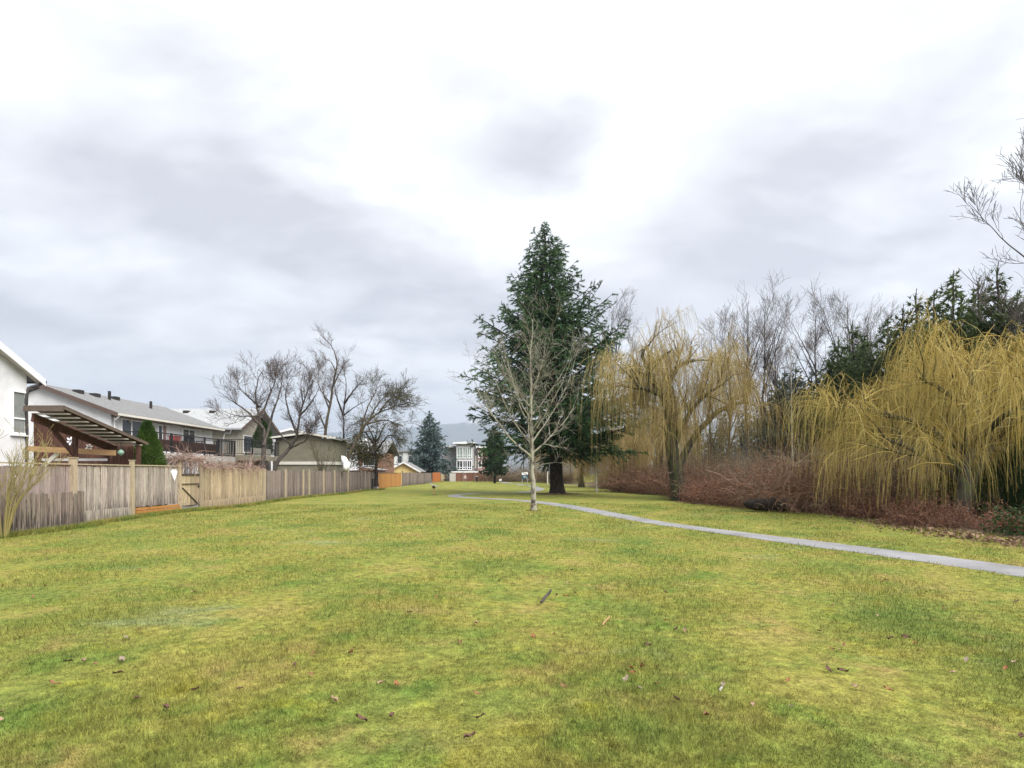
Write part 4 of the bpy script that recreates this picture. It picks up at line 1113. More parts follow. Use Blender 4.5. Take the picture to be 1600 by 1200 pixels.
# ================================================================== TREES
def kites(S, D, Ln, Wd, rng, droop=0.0):
    """thin four-sided leaf or needle-spray pieces from S along D"""
    D = nrm(D); r = rng.normal(size=D.shape); U = nrm(np.cross(D, r)); Nz = np.cross(D, U)
    L = Ln[:, None]; w = Wd[:, None]
    tip = S + D * L; tip[:, 2] -= droop * Ln
    mid = S + D * L * .45 + Nz * w * .25
    V = np.stack([S, mid + U * w * .5, tip, mid - U * w * .5], 1).reshape(-1, 3)
    n = len(S)
    return V, np.arange(n * 4).reshape(-1, 4)


def needles(S, D, Ln, Wd, rng):
    D = nrm(D); U = nrm(np.cross(D, rng.normal(size=D.shape))) * (Wd / 2)[:, None]
    return np.stack([S - U, S + U, S + D * Ln[:, None]], 1).reshape(-1, 3), np.arange(len(S) * 3).reshape(-1, 3)


def conifer(h, prof, zb, nb, per, leaf, rng, lean=(0, 0), r0=.45, up=(.55, -.15), sub=.38, lw=.25, llen=.22, flat=.55, bark='bark_fir', leafm='fir', dense=1.0, jag=.25, tip_up=.12, ndl_up=.02, sagk=.10, asym=0.0):
    """-> (trunk mesh, crown mesh); base at the origin"""
    zz = np.linspace(0, 1, 16); T = np.stack([lean[0] * zz, lean[1] * zz, h * zz - .1], 1)
    T[1:-1, :2] += rng.normal(0, h * .002, (14, 2))
    R = r0 * (1 - zz) ** .85 + .015; R[0] *= 1.55; R[1] *= 1.05
    g = Geo(); zfine = np.array([0, .012, .03, .06]); Tf = np.stack([lean[0] * zfine, lean[1] * zfine, h * zfine - .1], 1)
    Tall = np.vstack([Tf, T[1:]]); Rall = np.r_[r0 * 1.55, r0 * 1.28, r0 * 1.1, r0 * 1.0, R[1:]]
    g.tubes(Tall[None], Rall[None], 12)
    zs = zb + (h - zb) * (np.arange(nb) + rng.uniform(0, 1, nb)) / nb; zs = zb + (h - zb - .15) * ((zs - zb) / (h - zb)) ** 1.0
    az = np.arange(nb) * 2.39996 + rng.normal(0, .35, nb)
    fr = (zs - zb) / (h - zb)
    L = np.interp(zs, [p[0] for p in prof], [p[1] for p in prof]) * np.clip(rng.normal(.92, jag * .5, nb), .45, 1.15)
    L *= 1 + asym * np.cos(az) * np.clip(fr * 4, 0, 1) * np.clip((1 - fr) * 2.5, 0, 1)
    ax = np.stack([np.interp(zs / h, zz, T[:, 0]), np.interp(zs / h, zz, T[:, 1]), zs], 1)
    upw = up[1] + (up[0] - up[1]) * fr
    D = np.stack([np.cos(az), np.sin(az), upw], 1)
    P = grow(ax, D, L, 7, rng, (0, 0, 1), tip_up * .25, .05)
    sag = np.linspace(0, 1, 8)[None] ** 1.5 * (L * sagk * (1 - fr))[:, None]; P[:, :, 2] -= sag
    Rb = (.012 + .010 * L)[:, None] * np.linspace(1, .2, 8)[None]
    g.tubes(P, Rb, 4)
    trunk = g.mesh('trunk', M[bark], True)
    # branchlets
    nbl = int(per * L.sum()); pos, dr, rr, tt, idx, ln = spawn(P, Rb, nbl, .10, 1.0, .95, rng)
    dr[:, 2] *= flat; dr[:, 2] -= .10
    bl = np.clip(sub * ln * (1.05 - tt) + np.minimum(.30, .24 * ln), .12, 1.7) * rng.uniform(.6, 1.15, nbl)
    B = grow(pos, dr, bl, 4, rng, (0, 0, -1), .07, .07)
    c = Geo(); c.tubes(B, np.linspace(.012, .004, 5)[None], 3, .1)
    nl = int(leaf * bl.sum() * dense); s2, d2, _, t2, i2, _ = spawn(B, .01, nl, .0, 1.0, .6, rng)
    d2[:, 2] += ndl_up
    V, Fq = needles(s2, d2, llen * rng.uniform(.6, 1.3, nl), llen * lw * rng.uniform(.7, 1.3, nl), rng)
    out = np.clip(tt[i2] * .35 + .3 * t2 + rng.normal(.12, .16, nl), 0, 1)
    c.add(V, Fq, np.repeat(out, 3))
    return trunk, c.mesh('crown', M[leafm])


def place(name, label, cat, meshes, loc, rz=0, s=1.0, group=None, names=('trunk', 'crown'), sz=None):
    t = thing(name, label, cat, loc, group, rz)
    t.scale = (s, s, sz or s)
    for nm, me in zip(names, meshes):
        if me is not None: link(nm, me, t)
    return t


# --- the big fir
rng = np.random.default_rng(101)
x, d, z = gp(871, 773)
prof = [(2.5, 3.6), (3.4, 7.0), (4.6, 8.5), (6.2, 8.2), (9.3, 6.6), (12.2, 5.3), (14.4, 3.8), (16.3, 2.7), (18.2, 1.7), (19.6, .85), (20.8, .2)]
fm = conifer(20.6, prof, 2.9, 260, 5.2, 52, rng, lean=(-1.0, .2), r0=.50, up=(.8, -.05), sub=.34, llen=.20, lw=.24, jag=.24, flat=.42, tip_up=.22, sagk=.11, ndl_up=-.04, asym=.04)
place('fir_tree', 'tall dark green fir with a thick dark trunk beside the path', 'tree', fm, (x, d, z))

# --- blue spruce, dark conifer behind the lawn
rng = np.random.default_rng(102)
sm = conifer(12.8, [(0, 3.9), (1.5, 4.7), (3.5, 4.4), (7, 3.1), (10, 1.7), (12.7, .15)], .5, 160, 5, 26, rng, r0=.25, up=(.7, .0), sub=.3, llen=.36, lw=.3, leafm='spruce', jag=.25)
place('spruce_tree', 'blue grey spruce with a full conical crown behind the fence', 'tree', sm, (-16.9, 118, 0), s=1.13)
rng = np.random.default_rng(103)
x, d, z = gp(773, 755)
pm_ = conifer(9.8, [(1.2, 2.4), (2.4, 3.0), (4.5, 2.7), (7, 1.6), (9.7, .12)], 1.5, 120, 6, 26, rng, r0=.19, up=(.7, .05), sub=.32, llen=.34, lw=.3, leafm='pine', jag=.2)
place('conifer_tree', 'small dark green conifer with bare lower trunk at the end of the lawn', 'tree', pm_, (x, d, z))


# --- thuja cones
def thuja(h, r, n, rng, leafm='thuja'):
    zz = rng.uniform(0, 1, n) ** .8; prof = np.sin(np.clip(zz * 1.0 + .28, 0, 1) * pi) ** .55 * (1 - zz * .55); prof = np.where(zz > .93, prof * .8, prof)
    rr = r * np.minimum(1.0, (1 - zz) * 1.9 + .06) ** .8 * np.sqrt(rng.uniform(.35, 1.05, n)); a = rng.uniform(0, 2 * pi, n)
    rr *= 1 + .10 * np.sin(a * 3 + zz * 9) + .06 * np.sin(a * 7 - zz * 15)
    S = np.stack([rr * np.cos(a), rr * np.sin(a), .08 + zz * h * .97], 1)
    D = np.stack([np.cos(a) * .55, np.sin(a) * .55, np.full(n, 1.0)], 1) + rng.normal(0, .3, (n, 3))
    V, Fq = kites(S, D, rng.uniform(.08, .19, n), rng.uniform(.025, .05, n), rng)
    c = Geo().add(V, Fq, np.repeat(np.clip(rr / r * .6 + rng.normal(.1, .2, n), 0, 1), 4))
    tr = Geo().tubes(np.linspace((0, 0, -.1), (0, 0, h * .9), 8)[None], np.linspace(.06, .01, 8)[None], 6)
    return tr.mesh('trunk', M['bark_grey'], True), c.mesh('crown', M[leafm])


rng = np.random.default_rng(104)
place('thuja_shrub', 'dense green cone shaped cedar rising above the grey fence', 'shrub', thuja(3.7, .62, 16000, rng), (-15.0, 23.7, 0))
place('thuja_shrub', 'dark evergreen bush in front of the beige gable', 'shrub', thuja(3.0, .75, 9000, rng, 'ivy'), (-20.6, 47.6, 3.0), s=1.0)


# --- bare deciduous trees
def bare(stems, counts, lens, rng, bark, twig, angs=(.7, .75, .8, .8), trop=.05, nz=.16, t0=.35, up=.25, rmin=.006, rtop=.12, k0=9, droop=0.0, nseg=(7, 5, 4, 3), span=.95):
    """stems: list of (points, base radius). -> trunk mesh, crown mesh"""
    g = Geo(); Ps, Rs = [], []
    for pts, r in stems:
        P = poly(pts, 14); P[1:-1] += rng.normal(0, r * .18, (13, 3)); R = r * (rtop + (1 - rtop) * np.linspace(1, 0, 15) ** 1.25); R[0] *= 1.25
        g.tubes(P[None], R[None], k0); Ps.append(P); Rs.append(R)
    P, R = np.array(Ps), np.array(Rs)
    c = Geo()
    for lv, (n, ln) in enumerate(zip(counts, lens)):
        pos, D, r, tt, idx, pl = spawn(P, R, n, t0 if lv == 0 else .2, .99, angs[lv], rng, up=up)
        L = ln * rng.uniform(.5, 1.35, n) * (1.1 - .3 * tt)
        ns = nseg[min(lv, 3)]
        Pn = grow(pos, D, L, ns, rng, (0, 0, 1), trop - (droop * (lv >= 1)), nz)
        r1 = np.minimum(r * .55, .011 * ln + .006)
        Rn = np.maximum(r1[:, None] * np.linspace(1, .3, ns + 1)[None], rmin)
        if lv == 0: g.tubes(Pn, Rn, 6)
        else: c.tubes(Pn, Rn, 4 if lv == 1 else 3, np.clip(rng.normal(.5, .22, n), 0, 1))
        P, R = Pn, Rn
    return g.mesh('trunk', M[bark], True), c.mesh('crown', M[twig])


# the young lichened tree before the fir
rng = np.random.default_rng(110)
x, d, z = gp(834, 797)
stems = [([(0, 0, -.1), (-.03, 0, 1.2), (-.08, .02, 2.45), (-.1, 0, 4.5), (-.15, .1, 6.5), (-.05, 0, 8.4)], .135)]
for a, l, zz, rr in ((3.3, 3.5, 2.35, .075), (2.8, 2.6, 2.9, .05), (.1, 2.5, 2.5, .07), (.5, 2.9, 3.0, .055), (1.7, 2.6, 2.6, .06), (4.6, 2.8, 2.7, .06), (5.6, 2.8, 3.3, .05), (2.2, 2.7, 3.6, .05), (3.9, 2.5, 3.9, .045), (0.0, 2.2, 4.2, .045), (3.1, 2.0, 4.5, .04), (1.2, 2.2, 4.9, .035), (5.2, 2.0, 5.2, .035)):
    ca, sa = cos(a), sin(a); hv = 1.25 if zz > 2.6 else .9
    rr *= .72; stems.append(([(-.09, 0, zz), (ca * l * .3 - .09, sa * l * .3, zz + l * .30 * hv), (ca * l * .62, sa * l * .62, zz + l * .75 * hv), (ca * l * .80, sa * l * .80, zz + l * 1.18 * hv)], rr))
bm1 = bare(stems, (150, 560, 1500), (1.2, .65, .34), rng, 'bark_birch', 'twig_lichen', angs=(.65, .75, .8), trop=.02, nz=.16, t0=.2, up=.10, rmin=.004, rtop=.12)
place('young_tree', 'young leafless tree with pale lichened bark standing before the fir', 'tree', bm1, (x, d, z))

# trees behind the left fence
rng = np.random.default_rng(111)
B = (-15.6, 36.0, 0)


SF = .85            # girth of the hand-placed stems


def rel(px, py, d, base): p = W(px, py, d); return (p[0] - base[0], p[1] - base[1], p[2] - base[2])


def stem(base, r, *pts): return ([rel(px, py, d, base) for px, py, d in pts], r * SF)


st = [stem(B, .21, (411, 760, 36), (411, 715, 36), (413, 670, 36.2), (404, 635, 36), (398, 600, 36), (410, 565, 36)),
      stem(B, .12, (412, 690, 36), (425, 640, 36.5), (437, 600, 36.5), (443, 565, 36.6)), stem(B, .10, (410, 660, 36), (385, 632, 35.6), (362, 615, 35.2), (342, 600, 35)),
      stem(B, .09, (408, 645, 36), (420, 610, 37), (430, 580, 37.5), (428, 556, 38)), stem(B, .08, (405, 625, 36), (380, 600, 36.6), (365, 585, 37)), stem(B, .07, (404, 640, 36), (372, 640, 35.0), (345, 630, 34.5))]
place('bare_tree', 'bare spreading tree with upright trunk over the tan fence end', 'tree', bare(st, (50, 360, 1400), (1.25, .85, .5), rng, 'bark_grey', 'twig_red', trop=.05, nz=.075, t0=.3, rmin=.0065), B, sz=.93, group='leafless trees behind the fence')
B = (-15.4, 37.5, 0)
st = [stem(B, .19, (428, 758, 37.5), (432, 722, 37.5), (452, 695, 37.8), (464, 670, 38), (470, 635, 38), (480, 600, 38.2), (497, 568, 38.5)),
      stem(B, .10, (464, 670, 38), (450, 630, 38.5), (446, 600, 39), (455, 572, 39)), stem(B, .09, (468, 640, 38), (486, 618, 37.4), (500, 590, 37)), stem(B, .08, (455, 690, 37.8), (430, 662, 37), (422, 640, 36.6)),
      stem(B, .07, (474, 620, 38), (470, 590, 38.6), (476, 560, 39)), stem(B, .10, (452, 695, 37.8), (478, 680, 37.4), (490, 655, 37))]
place('bare_tree', 'bare tree with a strongly leaning curved trunk beside the annexe', 'tree', bare(st, (46, 360, 1500), (1.2, .8, .48), rng, 'bark_grey', 'twig_red', trop=.05, nz=.075, t0=.3, rmin=.0065), B, sz=.93, group='leafless trees behind the fence')
B = (-17.3, 53.5, 0)
st = [stem(B, .22, (509, 760, 53.5), (508, 700, 53.5), (509, 660, 53.6), (516, 620, 54), (524, 570, 54), (526, 545, 54), (516, 520, 54), (500, 505, 54)), stem(B, .12, (509, 665, 53.6), (500, 640, 53), (494, 625, 52.8)),
      stem(B, .10, (516, 620, 54), (500, 595, 53.6), (490, 560, 53.5)), stem(B, .09, (521, 590, 54), (535, 560, 54.6), (545, 545, 55)), stem(B, .09, (514, 630, 54), (505, 600, 55), (510, 570, 55.5)), stem(B, .07, (524, 565, 54), (515, 548, 54), (500, 545, 54))]
place('bare_tree', 'tall bare tree with one long thin leader above the annexe roof', 'tree', bare(st, (26, 170, 650), (1.15, .9, .55), rng, 'bark_mossy', 'twig_red', trop=.04, nz=.08, t0=.35, rmin=.0065), B, sz=.93, group='leafless trees behind the fence')
B = (-15.6, 53.0, 0)
st = [stem(B, .17, (536, 760, 53), (536, 700, 53), (537, 650, 53), (538, 615, 53)), stem(B, .12, (537, 640, 53), (525, 605, 53), (522, 580, 53.4)), stem(B, .12, (538, 620, 53), (555, 595, 52.6), (568, 580, 52)), stem(B, .09, (537, 630, 53), (541, 590, 54), (537, 565, 54.5)),
      stem(B, .08, (537, 640, 53), (560, 622, 53), (578, 612, 53))]
place('bare_tree', 'dark straight trunked bare tree at the annexe corner', 'tree', bare(st, (36, 240, 900), (1.25, .9, .55), rng, 'bark_fir', 'twig_red', trop=.03, nz=.09, t0=.4, rmin=.0065), B, sz=.93, group='leafless trees behind the fence')
B = (-15.0, 49.0, 0)
st = [stem(B, .24, (538, 755, 49), (543, 715, 49), (556, 685, 49.3), (572, 655, 49.6), (590, 638, 50), (615, 626, 50.5), (638, 624, 51)), stem(B, .12, (560, 680, 49.3), (570, 640, 49), (582, 610, 49), (592, 590, 49)), stem(B, .11, (572, 655, 49.6), (600, 648, 50), (622, 655, 50.5), (640, 665, 51)),
      stem(B, .10, (575, 652, 49.6), (590, 622, 50), (604, 608, 50), (625, 612, 50.2)), stem(B, .09, (565, 668, 49.4), (585, 668, 48.8), (600, 680, 48.5)), stem(B, .08, (590, 638, 50), (612, 610, 51), (632, 606, 51.4))]
place('apple_tree', 'leaning old apple tree with arching drooping twigs above the brown fence', 'tree', bare(st, (60, 400, 1400), (1.6, 1.15, .65), rng, 'bark_mossy', 'twig_olive', trop=.02, nz=.09, t0=.3, rmin=.010, droop=.06), B, sz=.93, group='leafless trees behind the fence')
# ivy-clad dark mass under the apple
B = (-15.2, 57.0, 0)
st = [stem(B, .26, (588, 760, 57), (588, 720, 57), (586, 690, 57), (590, 665, 57)), stem(B, .13, (588, 705, 57), (608, 680, 56.6), (622, 690, 56.4)), stem(B, .13, (587, 700, 57), (570, 675, 57.2), (560, 680, 57.6)), stem(B, .10, (588, 690, 57), (604, 662, 57), (620, 664, 57)), stem(B, .10, (586, 690, 57), (572, 660, 57), (566, 655, 57))]
tr, cr = bare(st, (60, 420, 900), (1.4, .9, .5), rng, 'bark_fir', 'twig_olive', trop=-.06, nz=.2, t0=.3, rmin=.012, up=-.1)
t = place('ivied_tree', 'low dark tree smothered in olive ivy and moss behind the fence', 'tree', (tr, cr), B)
n = 5000; S = np.array([0.2, 0, 3.8]) + rng.normal(0, 1, (n, 3)) * (1.25, .8, .85); S = S[S[:, 2] > 1.6]; n = len(S)
V, Fq = kites(S, rng.normal(size=(n, 3)), rng.uniform(.10, .2, n), rng.uniform(.08, .14, n), rng); link('ivy', Geo().add(V, Fq, np.repeat(rng.uniform(0, 1, n), 4)).mesh('ivy', M['twig_olive']), t)


# small multi-stemmed shrubs behind / before the fence
def shrub(h, spread, ns, rng, bark='bark_grey', twig='twig_grey', counts=(60, 200), lens=(.7, .35)):
    stems = []
    for k in range(ns):
        a = rng.uniform(0, 6.28); s = spread * rng.uniform(.4, 1); hh = h * rng.uniform(.7, 1)
        stems.append(([(cos(a) * .08, sin(a) * .08, -.05), (cos(a) * s * .3, sin(a) * s * .3, hh * .45), (cos(a) * s * .65, sin(a) * s * .65, hh * .75), (cos(a) * s, sin(a) * s, hh)], .005 + .0045 * h))
    return bare(stems, counts, lens, rng, bark, twig, trop=.1, nz=.12, t0=.2, up=.3, rmin=.005, k0=6, rtop=.2)


rng = np.random.default_rng(120)
place('bare_shrub', 'twiggy many stemmed shrub in front of the olive annexe', 'shrub', shrub(4.6, 1.5, 9, rng, 'bark_mossy', 'twig_olive', (80, 300), (1.0, .5)), (-14.8, 45.0, 0))
rng = np.random.default_rng(121)
sm_ = shrub(2.5, 1.25, 22, rng, 'twig_olive', 'twig_olive', (110, 380), (.7, .4))
M['bark_yellow'] = leafmat('yellow_green_stem', [(.15, .13, .05), (.24, .20, .075), (.31, .26, .12)], 0)
for me in sm_: me.materials.clear(); me.materials.append(M['bark_yellow'])
place('bare_shrub', 'leafless yellowish shrub growing against the low picket fence', 'shrub', sm_, (-13.05, 14.75, 0), s=1.0)

# --- willows
def willow(stems, limbs, nb, ns, lim_len, br_len, hang, rng, bark, leafm, env=None, rs=.008, floor=.6, nseg=9, outw=.5, k0=10, side=0):
    """stems by hand; limbs arch outward, branches arch over, strands hang"""
    g = Geo(); Ps, Rs = [], []
    for pts, r in stems:
        P = poly(pts, 14); P[1:-1] += rng.normal(0, r * .12, (13, 3)); R = r * np.linspace(1, .35, 15); R[0] *= 1.3
        g.tubes(P[None], R[None], k0); Ps.append(P); Rs.append(R)
    P, R = np.array(Ps), np.array(Rs); c = Geo()
    pos, D, r, tt, idx, pl = spawn(P, R, limbs, .35, 1, .8, rng, up=.35)
    L1 = lim_len * rng.uniform(.6, 1.2, limbs); P1 = grow(pos, D, L1, 8, rng, (0, 0, -1), .06, .13, True)
    R1 = np.minimum(r * .6, .07)[:, None] * np.linspace(1, .25, 9)[None]; g.tubes(P1, R1, 6)
    pos, D, r, tt, idx, pl = spawn(np.concatenate([P1]), R1, nb, .2, 1, .7, rng, up=.25)
    L2 = br_len * rng.uniform(.5, 1.2, nb); P2 = grow(pos, D, L2, 7, rng, (0, 0, -1), .16, .14, True)
    R2 = np.clip(r * .6, .010, .03)[:, None] * np.linspace(1, .4, 8)[None]; c.tubes(P2, R2, 4, np.clip(rng.normal(.35, .15, nb), 0, 1))
    pos, D, r, tt, idx, pl = spawn(P2, R2, ns, .15, 1, .8, rng, up=.05)
    L3 = hang * rng.uniform(.1, 1.0, ns) ** 1.25 * (.75 + .5 * np.sin(pos[:, 0] * 2.3 + pos[:, 1] * 1.7) ** 2)
    L3 = np.minimum(L3, np.maximum(pos[:, 2] - floor * rng.uniform(.6, 1.5, ns), .25))
    D = nrm(D + np.array([0, 0, -.9])); P3 = grow(pos, D, L3, nseg, rng, (0, 0, -1), .75, .045)
    R3 = rs * rng.uniform(.7, 1.2, ns)[:, None] * np.linspace(1, .45, nseg + 1)[None]
    sh = np.clip(rng.normal(.52, .2, ns), 0, 1)
    c.tubes(P3, R3, 3, sh)
    if side:
        pos, D, r, tt, idx, pl = spawn(P3, R3, side, .1, 1, .35, rng)
        P4 = grow(pos, D, rng.uniform(.15, .5, side), 3, rng, (0, 0, -1), .6, .06)
        c.tubes(P4, rs * .7 * np.linspace(1, .5, 4)[None], 3, np.clip(sh[idx] + rng.normal(.08, .12, side), 0, 1))
    return g.mesh('trunk', M[bark], True), c.mesh('crown', M[leafm])


rng = np.random.default_rng(131); SF = 1.0
B = np.array(gp(1060, 781)); dW = B[1]
st = [stem(B, .48, (1064, 784, dW), (1058, 745, dW), (1051, 700, dW), (1047, 655, dW), (1038, 625, dW), (1024, 600, dW), (1012, 582, dW - .3)),
      stem(B, .25, (1048, 660, dW), (1050, 622, dW + .3), (1046, 595, dW + .5), (1062, 572, dW + 1), (1085, 562, dW + 1.2)), stem(B, .18, (1035, 618, dW), (1018, 610, dW - .6), (1004, 606, dW - 1.0), (994, 602, dW - 1.4)),
      stem(B, .24, (1056, 740, dW), (1080, 690, dW + .6), (1115, 650, dW + 1), (1145, 632, dW + 1.3), (1168, 628, dW + 1.4)), stem(B, .16, (1052, 700, dW), (1075, 650, dW - .8), (1100, 620, dW - 1.2), (1130, 600, dW - 1.8)),
      stem(B, .16, (1012, 570, dW), (1030, 562, dW), (1050, 545, dW + .5)), stem(B, .15, (1012, 575, dW), (1004, 555, dW - .3), (1012, 540, dW))]
wa = willow(st, 52, 520, 3900, 2.2, 1.8, 4.2, rng, 'bark_ivy', 'willow_dull', rs=.008, floor=1.4, side=3200, nseg=6)
place('willow_tree', 'old weeping willow with gnarled dark trunk and drab golden curtains', 'tree', wa, tuple(B))
rng = np.random.default_rng(132)
Bn = np.array((12.9, 17.6, 0.0))
st = [([(0, 0, -.1), (.05, .1, .8), (.3, .3, 1.8), (.9, .8, 3.0), (1.3, 1.2, 4.6), (1.2, 1.3, 6.0)], .26), ([(.6, .9, -.1), (1.0, 1.0, 1.5), (2.0, 1.4, 3.2), (3.2, 1.6, 4.8), (3.6, 1.6, 6.4)], .3),
      ([(.3, .3, 1.6), (-.3, .9, 2.5), (-.8, 1.7, 3.2), (-1.2, 2.4, 3.5)], .12), ([(.8, .8, 2.8), (.0, 2.0, 4.0), (-.6, 3.2, 4.7), (-1.0, 4.2, 5.0)], .14), ([(.9, .8, 3.0), (.9, -.4, 4.0), (.7, -1.4, 4.4)], .12),
      ([(2.0, 1.4, 3.2), (2.2, 0.2, 4.2), (2.2, -1.0, 4.8)], .12), ([(1.2, 1.1, 4.2), (.4, 1.2, 5.2), (-.3, 1.4, 5.8)], .12), ([(3.2, 1.6, 4.8), (4.2, .8, 5.4), (5.0, 0, 5.6)], .12), ([(1.3, 1.2, 4.4), (1.6, 2.6, 5.5), (1.4, 4.0, 6.2)], .12)]
wb = willow(st, 64, 620, 5600, 1.8, 1.5, 3.5, rng, 'bark_ivy', 'willow', rs=.0046, floor=.5, side=8000, nseg=6)
place('willow_tree', 'huge bright golden weeping willow overhanging the brambles', 'tree', wb, tuple(Bn + (.85, 0, 0)), sz=.82)
# farther willows share a cheaper build
rng = np.random.default_rng(133)
st = [([(0, 0, -.1), (.1, 0, 2), (.3, .1, 4), (-.3, 0, 6.0), (-.4, .2, 7.2)], .4), ([(.2, 0, 2.5), (1.2, .2, 4.5), (2.2, .3, 6)], .2), ([(.1, 0, 2.3), (-1.2, -.3, 4), (-2.4, -.4, 5.2)], .2)]
wf = willow(st, 30, 260, 3000, 2.2, 1.7, 4.2, rng, 'bark_ivy', 'willow_far', rs=.013, floor=.5, nseg=6)
for k, (x, y, s, lab) in enumerate(((9.6, 51, .72, 'low tan weeping willow behind the white pole'), (8.2, 68, .95, 'mossy trunked willow seen under the fir branches'), (6.2, 86, 1.0, 'far tan willow between the fir trunk and the young tree'), (14.5, 58, 1.1, 'pale willow crown showing behind the old gnarled willow'))):
    place('willow_tree', lab, 'tree', wf, (x, y, 0), rz=k * 1.7, s=s, group='far willows along the brook')

# --- background conifers on the right
rng = np.random.default_rng(140)
ced = [conifer(13, [(0, 3.2), (2, 3.6), (6, 2.5), (9.5, 1.25), (11.8, .5), (12.9, .08)], .6, 120, 5.2, 30, np.random.default_rng(141 + k), r0=.25, up=(.5, -.1), sub=.36, llen=.34, lw=.30, leafm='cedar' if k < 2 else 'cedar_dull', jag=.35, bark='bark_grey', flat=.8) for k in range(3)]
cl = [(1432, 478, 38, 0), (1490, 452, 34, 1), (1560, 440, 30, 0), (1625, 445, 29, 1), (1388, 515, 42, 1), (1332, 522, 46, 0), (1590, 480, 36, 1), (1300, 560, 44, 2), (1226, 572, 52, 2), (1255, 590, 48, 2), (1205, 600, 58, 2), (1455, 520, 44, 2), (1360, 560, 38, 0), (1520, 500, 40, 0), (1690, 470, 30, 0), (1275, 600, 40, 0), (1218, 585, 43, 2), (1243, 565, 46, 2), (1268, 570, 42, 2), (1310, 545, 41, 0), (1412, 500, 36, 0), (1460, 480, 33, 1), (1530, 462, 32, 0), (1350, 540, 44, 1), (1090, 655, 75, 2), (1130, 640, 80, 2), (1165, 630, 72, 2), (1040, 690, 85, 2), (1000, 700, 90, 2), (960, 705, 95, 2), (1190, 620, 66, 2), (1110, 665, 68, 2)]
names_ = {0: 'green cedar in the row rising behind the golden willow', 1: 'slender topped green cedar in the row behind the golden willow', 2: 'dull grey green conifer between the two willows', 3: 'far grey green conifer low behind the old gnarled willow'}
for px, py, dd, k in cl:
    p = W(px, py, dd); s = p[2] / 13 * (1.1 if px > 1280 else 1.0)
    place('cedar_tree', names_[3 if dd > 60 else k], 'tree', ced[k], (p[0], dd, 0), rz=rng.uniform(0, 6), s=s, group='conifers behind the willows')

# --- background leafless trees on the right
fb = []
for k in range(3):
    r = np.random.default_rng(150 + k); st = [([(0, 0, -.1), (.1, 0, 4), (.0, .1, 8), (.2, 0, 12), (.1, 0, 15.5)], .17)]
    for j in range(11):
        a = r.uniform(0, 6.28); z0 = r.uniform(3.5, 10.5); l = r.uniform(2.2, 3.6); st.append(([(.05, 0, z0), (cos(a) * l * .35, sin(a) * l * .35, z0 + l * .9), (cos(a) * l * .7, sin(a) * l * .7, z0 + l * 1.8)], .06))
    fb.append(bare(st, (66, 360, 1300), (1.9, 1.15, .7), r, 'bark_grey', 'twig_far', trop=.06, nz=.10, t0=.25, rmin=.0065, angs=(.6, .7, .7), up=.25))
for px, py, dd, k, lab in ((1165, 462, 52, 0, 'tall thin bare tree behind the old willow'), (1192, 470, 56, 1, 'tall thin bare tree behind the old willow'), (1212, 500, 60, 2, 'tall thin bare tree behind the old willow'), (1140, 500, 58, 1, 'tall thin bare tree behind the old willow'), (958, 472, 66, 2, 'faint bare tree peeping out behind the fir'),
                           (1110, 520, 62, 0, 'tall thin bare tree behind the old willow'), (1278, 478, 52, 1, 'spreading bare tree rising over the dull conifers'), (1322, 468, 50, 2, 'spreading bare tree rising over the dull conifers'), (1360, 480, 54, 0, 'spreading bare tree rising over the dull conifers')):
    p = W(px, py, dd); s = p[2] / 16.3
    place('bare_tree', lab, 'tree', fb[k], (p[0], dd, 0), rz=rng.uniform(0, 6), s=s * (1.15 if px > 1250 else 1), sz=s, group='leafless trees beyond the brook')
# the tall bare tree whose boughs reach in at the right edge
rng = np.random.default_rng(155)
B = (27.5, 27.0, 0)
st = [([(0, 0, -.1), (-.1, 0, 4), (.1, 0, 9), (-.2, .2, 15), (-.1, 0, 21)], .35)]
for zz, l, a, rise in ((6.0, 6.2, 3.3, .75), (8.0, 6.0, 3.0, .9), (9.6, 5.8, 3.45, 1.0), (11.2, 5.4, 2.95, 1.1), (12.8, 4.8, 3.3, 1.15), (14.4, 4.0, 3.1, 1.2), (15.6, 3.2, 3.3, 1.4), (7, 4.5, .3, .9), (9, 4, 1.5, 1), (10.5, 4, 5, 1), (6.5, 4.4, 4.4, .9), (12, 3, .5, 1.2), (4.6, 5.4, 3.0, .55)):
    st.append(([(0, 0, zz), (cos(a) * l * .35, sin(a) * l * .35, zz + l * .22 * rise), (cos(a) * l * .7, sin(a) * l * .7, zz + l * .55 * rise), (cos(a) * l, sin(a) * l, zz + l * .95 * rise)], .07))
place('bare_tree', 'tall bare tree towering over the golden willow with upswept boughs', 'tree', bare(st, (110, 600, 2200), (1.8, 1.0, .55), rng, 'bark_grey', 'twig_grey', trop=.08, nz=.12, t0=.2, rmin=.009, angs=(.55, .6, .7)), B, sz=.88)


# --- brambles and undergrowth
BRC = ([(.10, .05, .034), (.22, .12, .08), (.33, .22, .16)], [(.11, .08, .05), (.21, .165, .11), (.31, .26, .19)], [(.09, .04, .03), (.20, .095, .065), (.30, .18, .13)], [(.09, .055, .036), (.17, .11, .07), (.25, .175, .12)])
BRL = ([(.13, .06, .03), (.20, .11, .06), (.16, .16, .09)], [(.13, .09, .05), (.16, .14, .08), (.17, .18, .11)], [(.12, .05, .025), (.22, .10, .05), (.28, .17, .10)], [(.06, .055, .025), (.10, .085, .04), (.14, .12, .07)])
for k_ in range(4):
    M['cane%d' % k_] = leafmat('bramble_cane_' + 'abcd'[k_], BRC[k_], 0, rnd=.3); M['brleaf%d' % k_] = leafmat('bramble_leaf_' + 'abcd'[k_], BRL[k_], .2, rnd=.25)


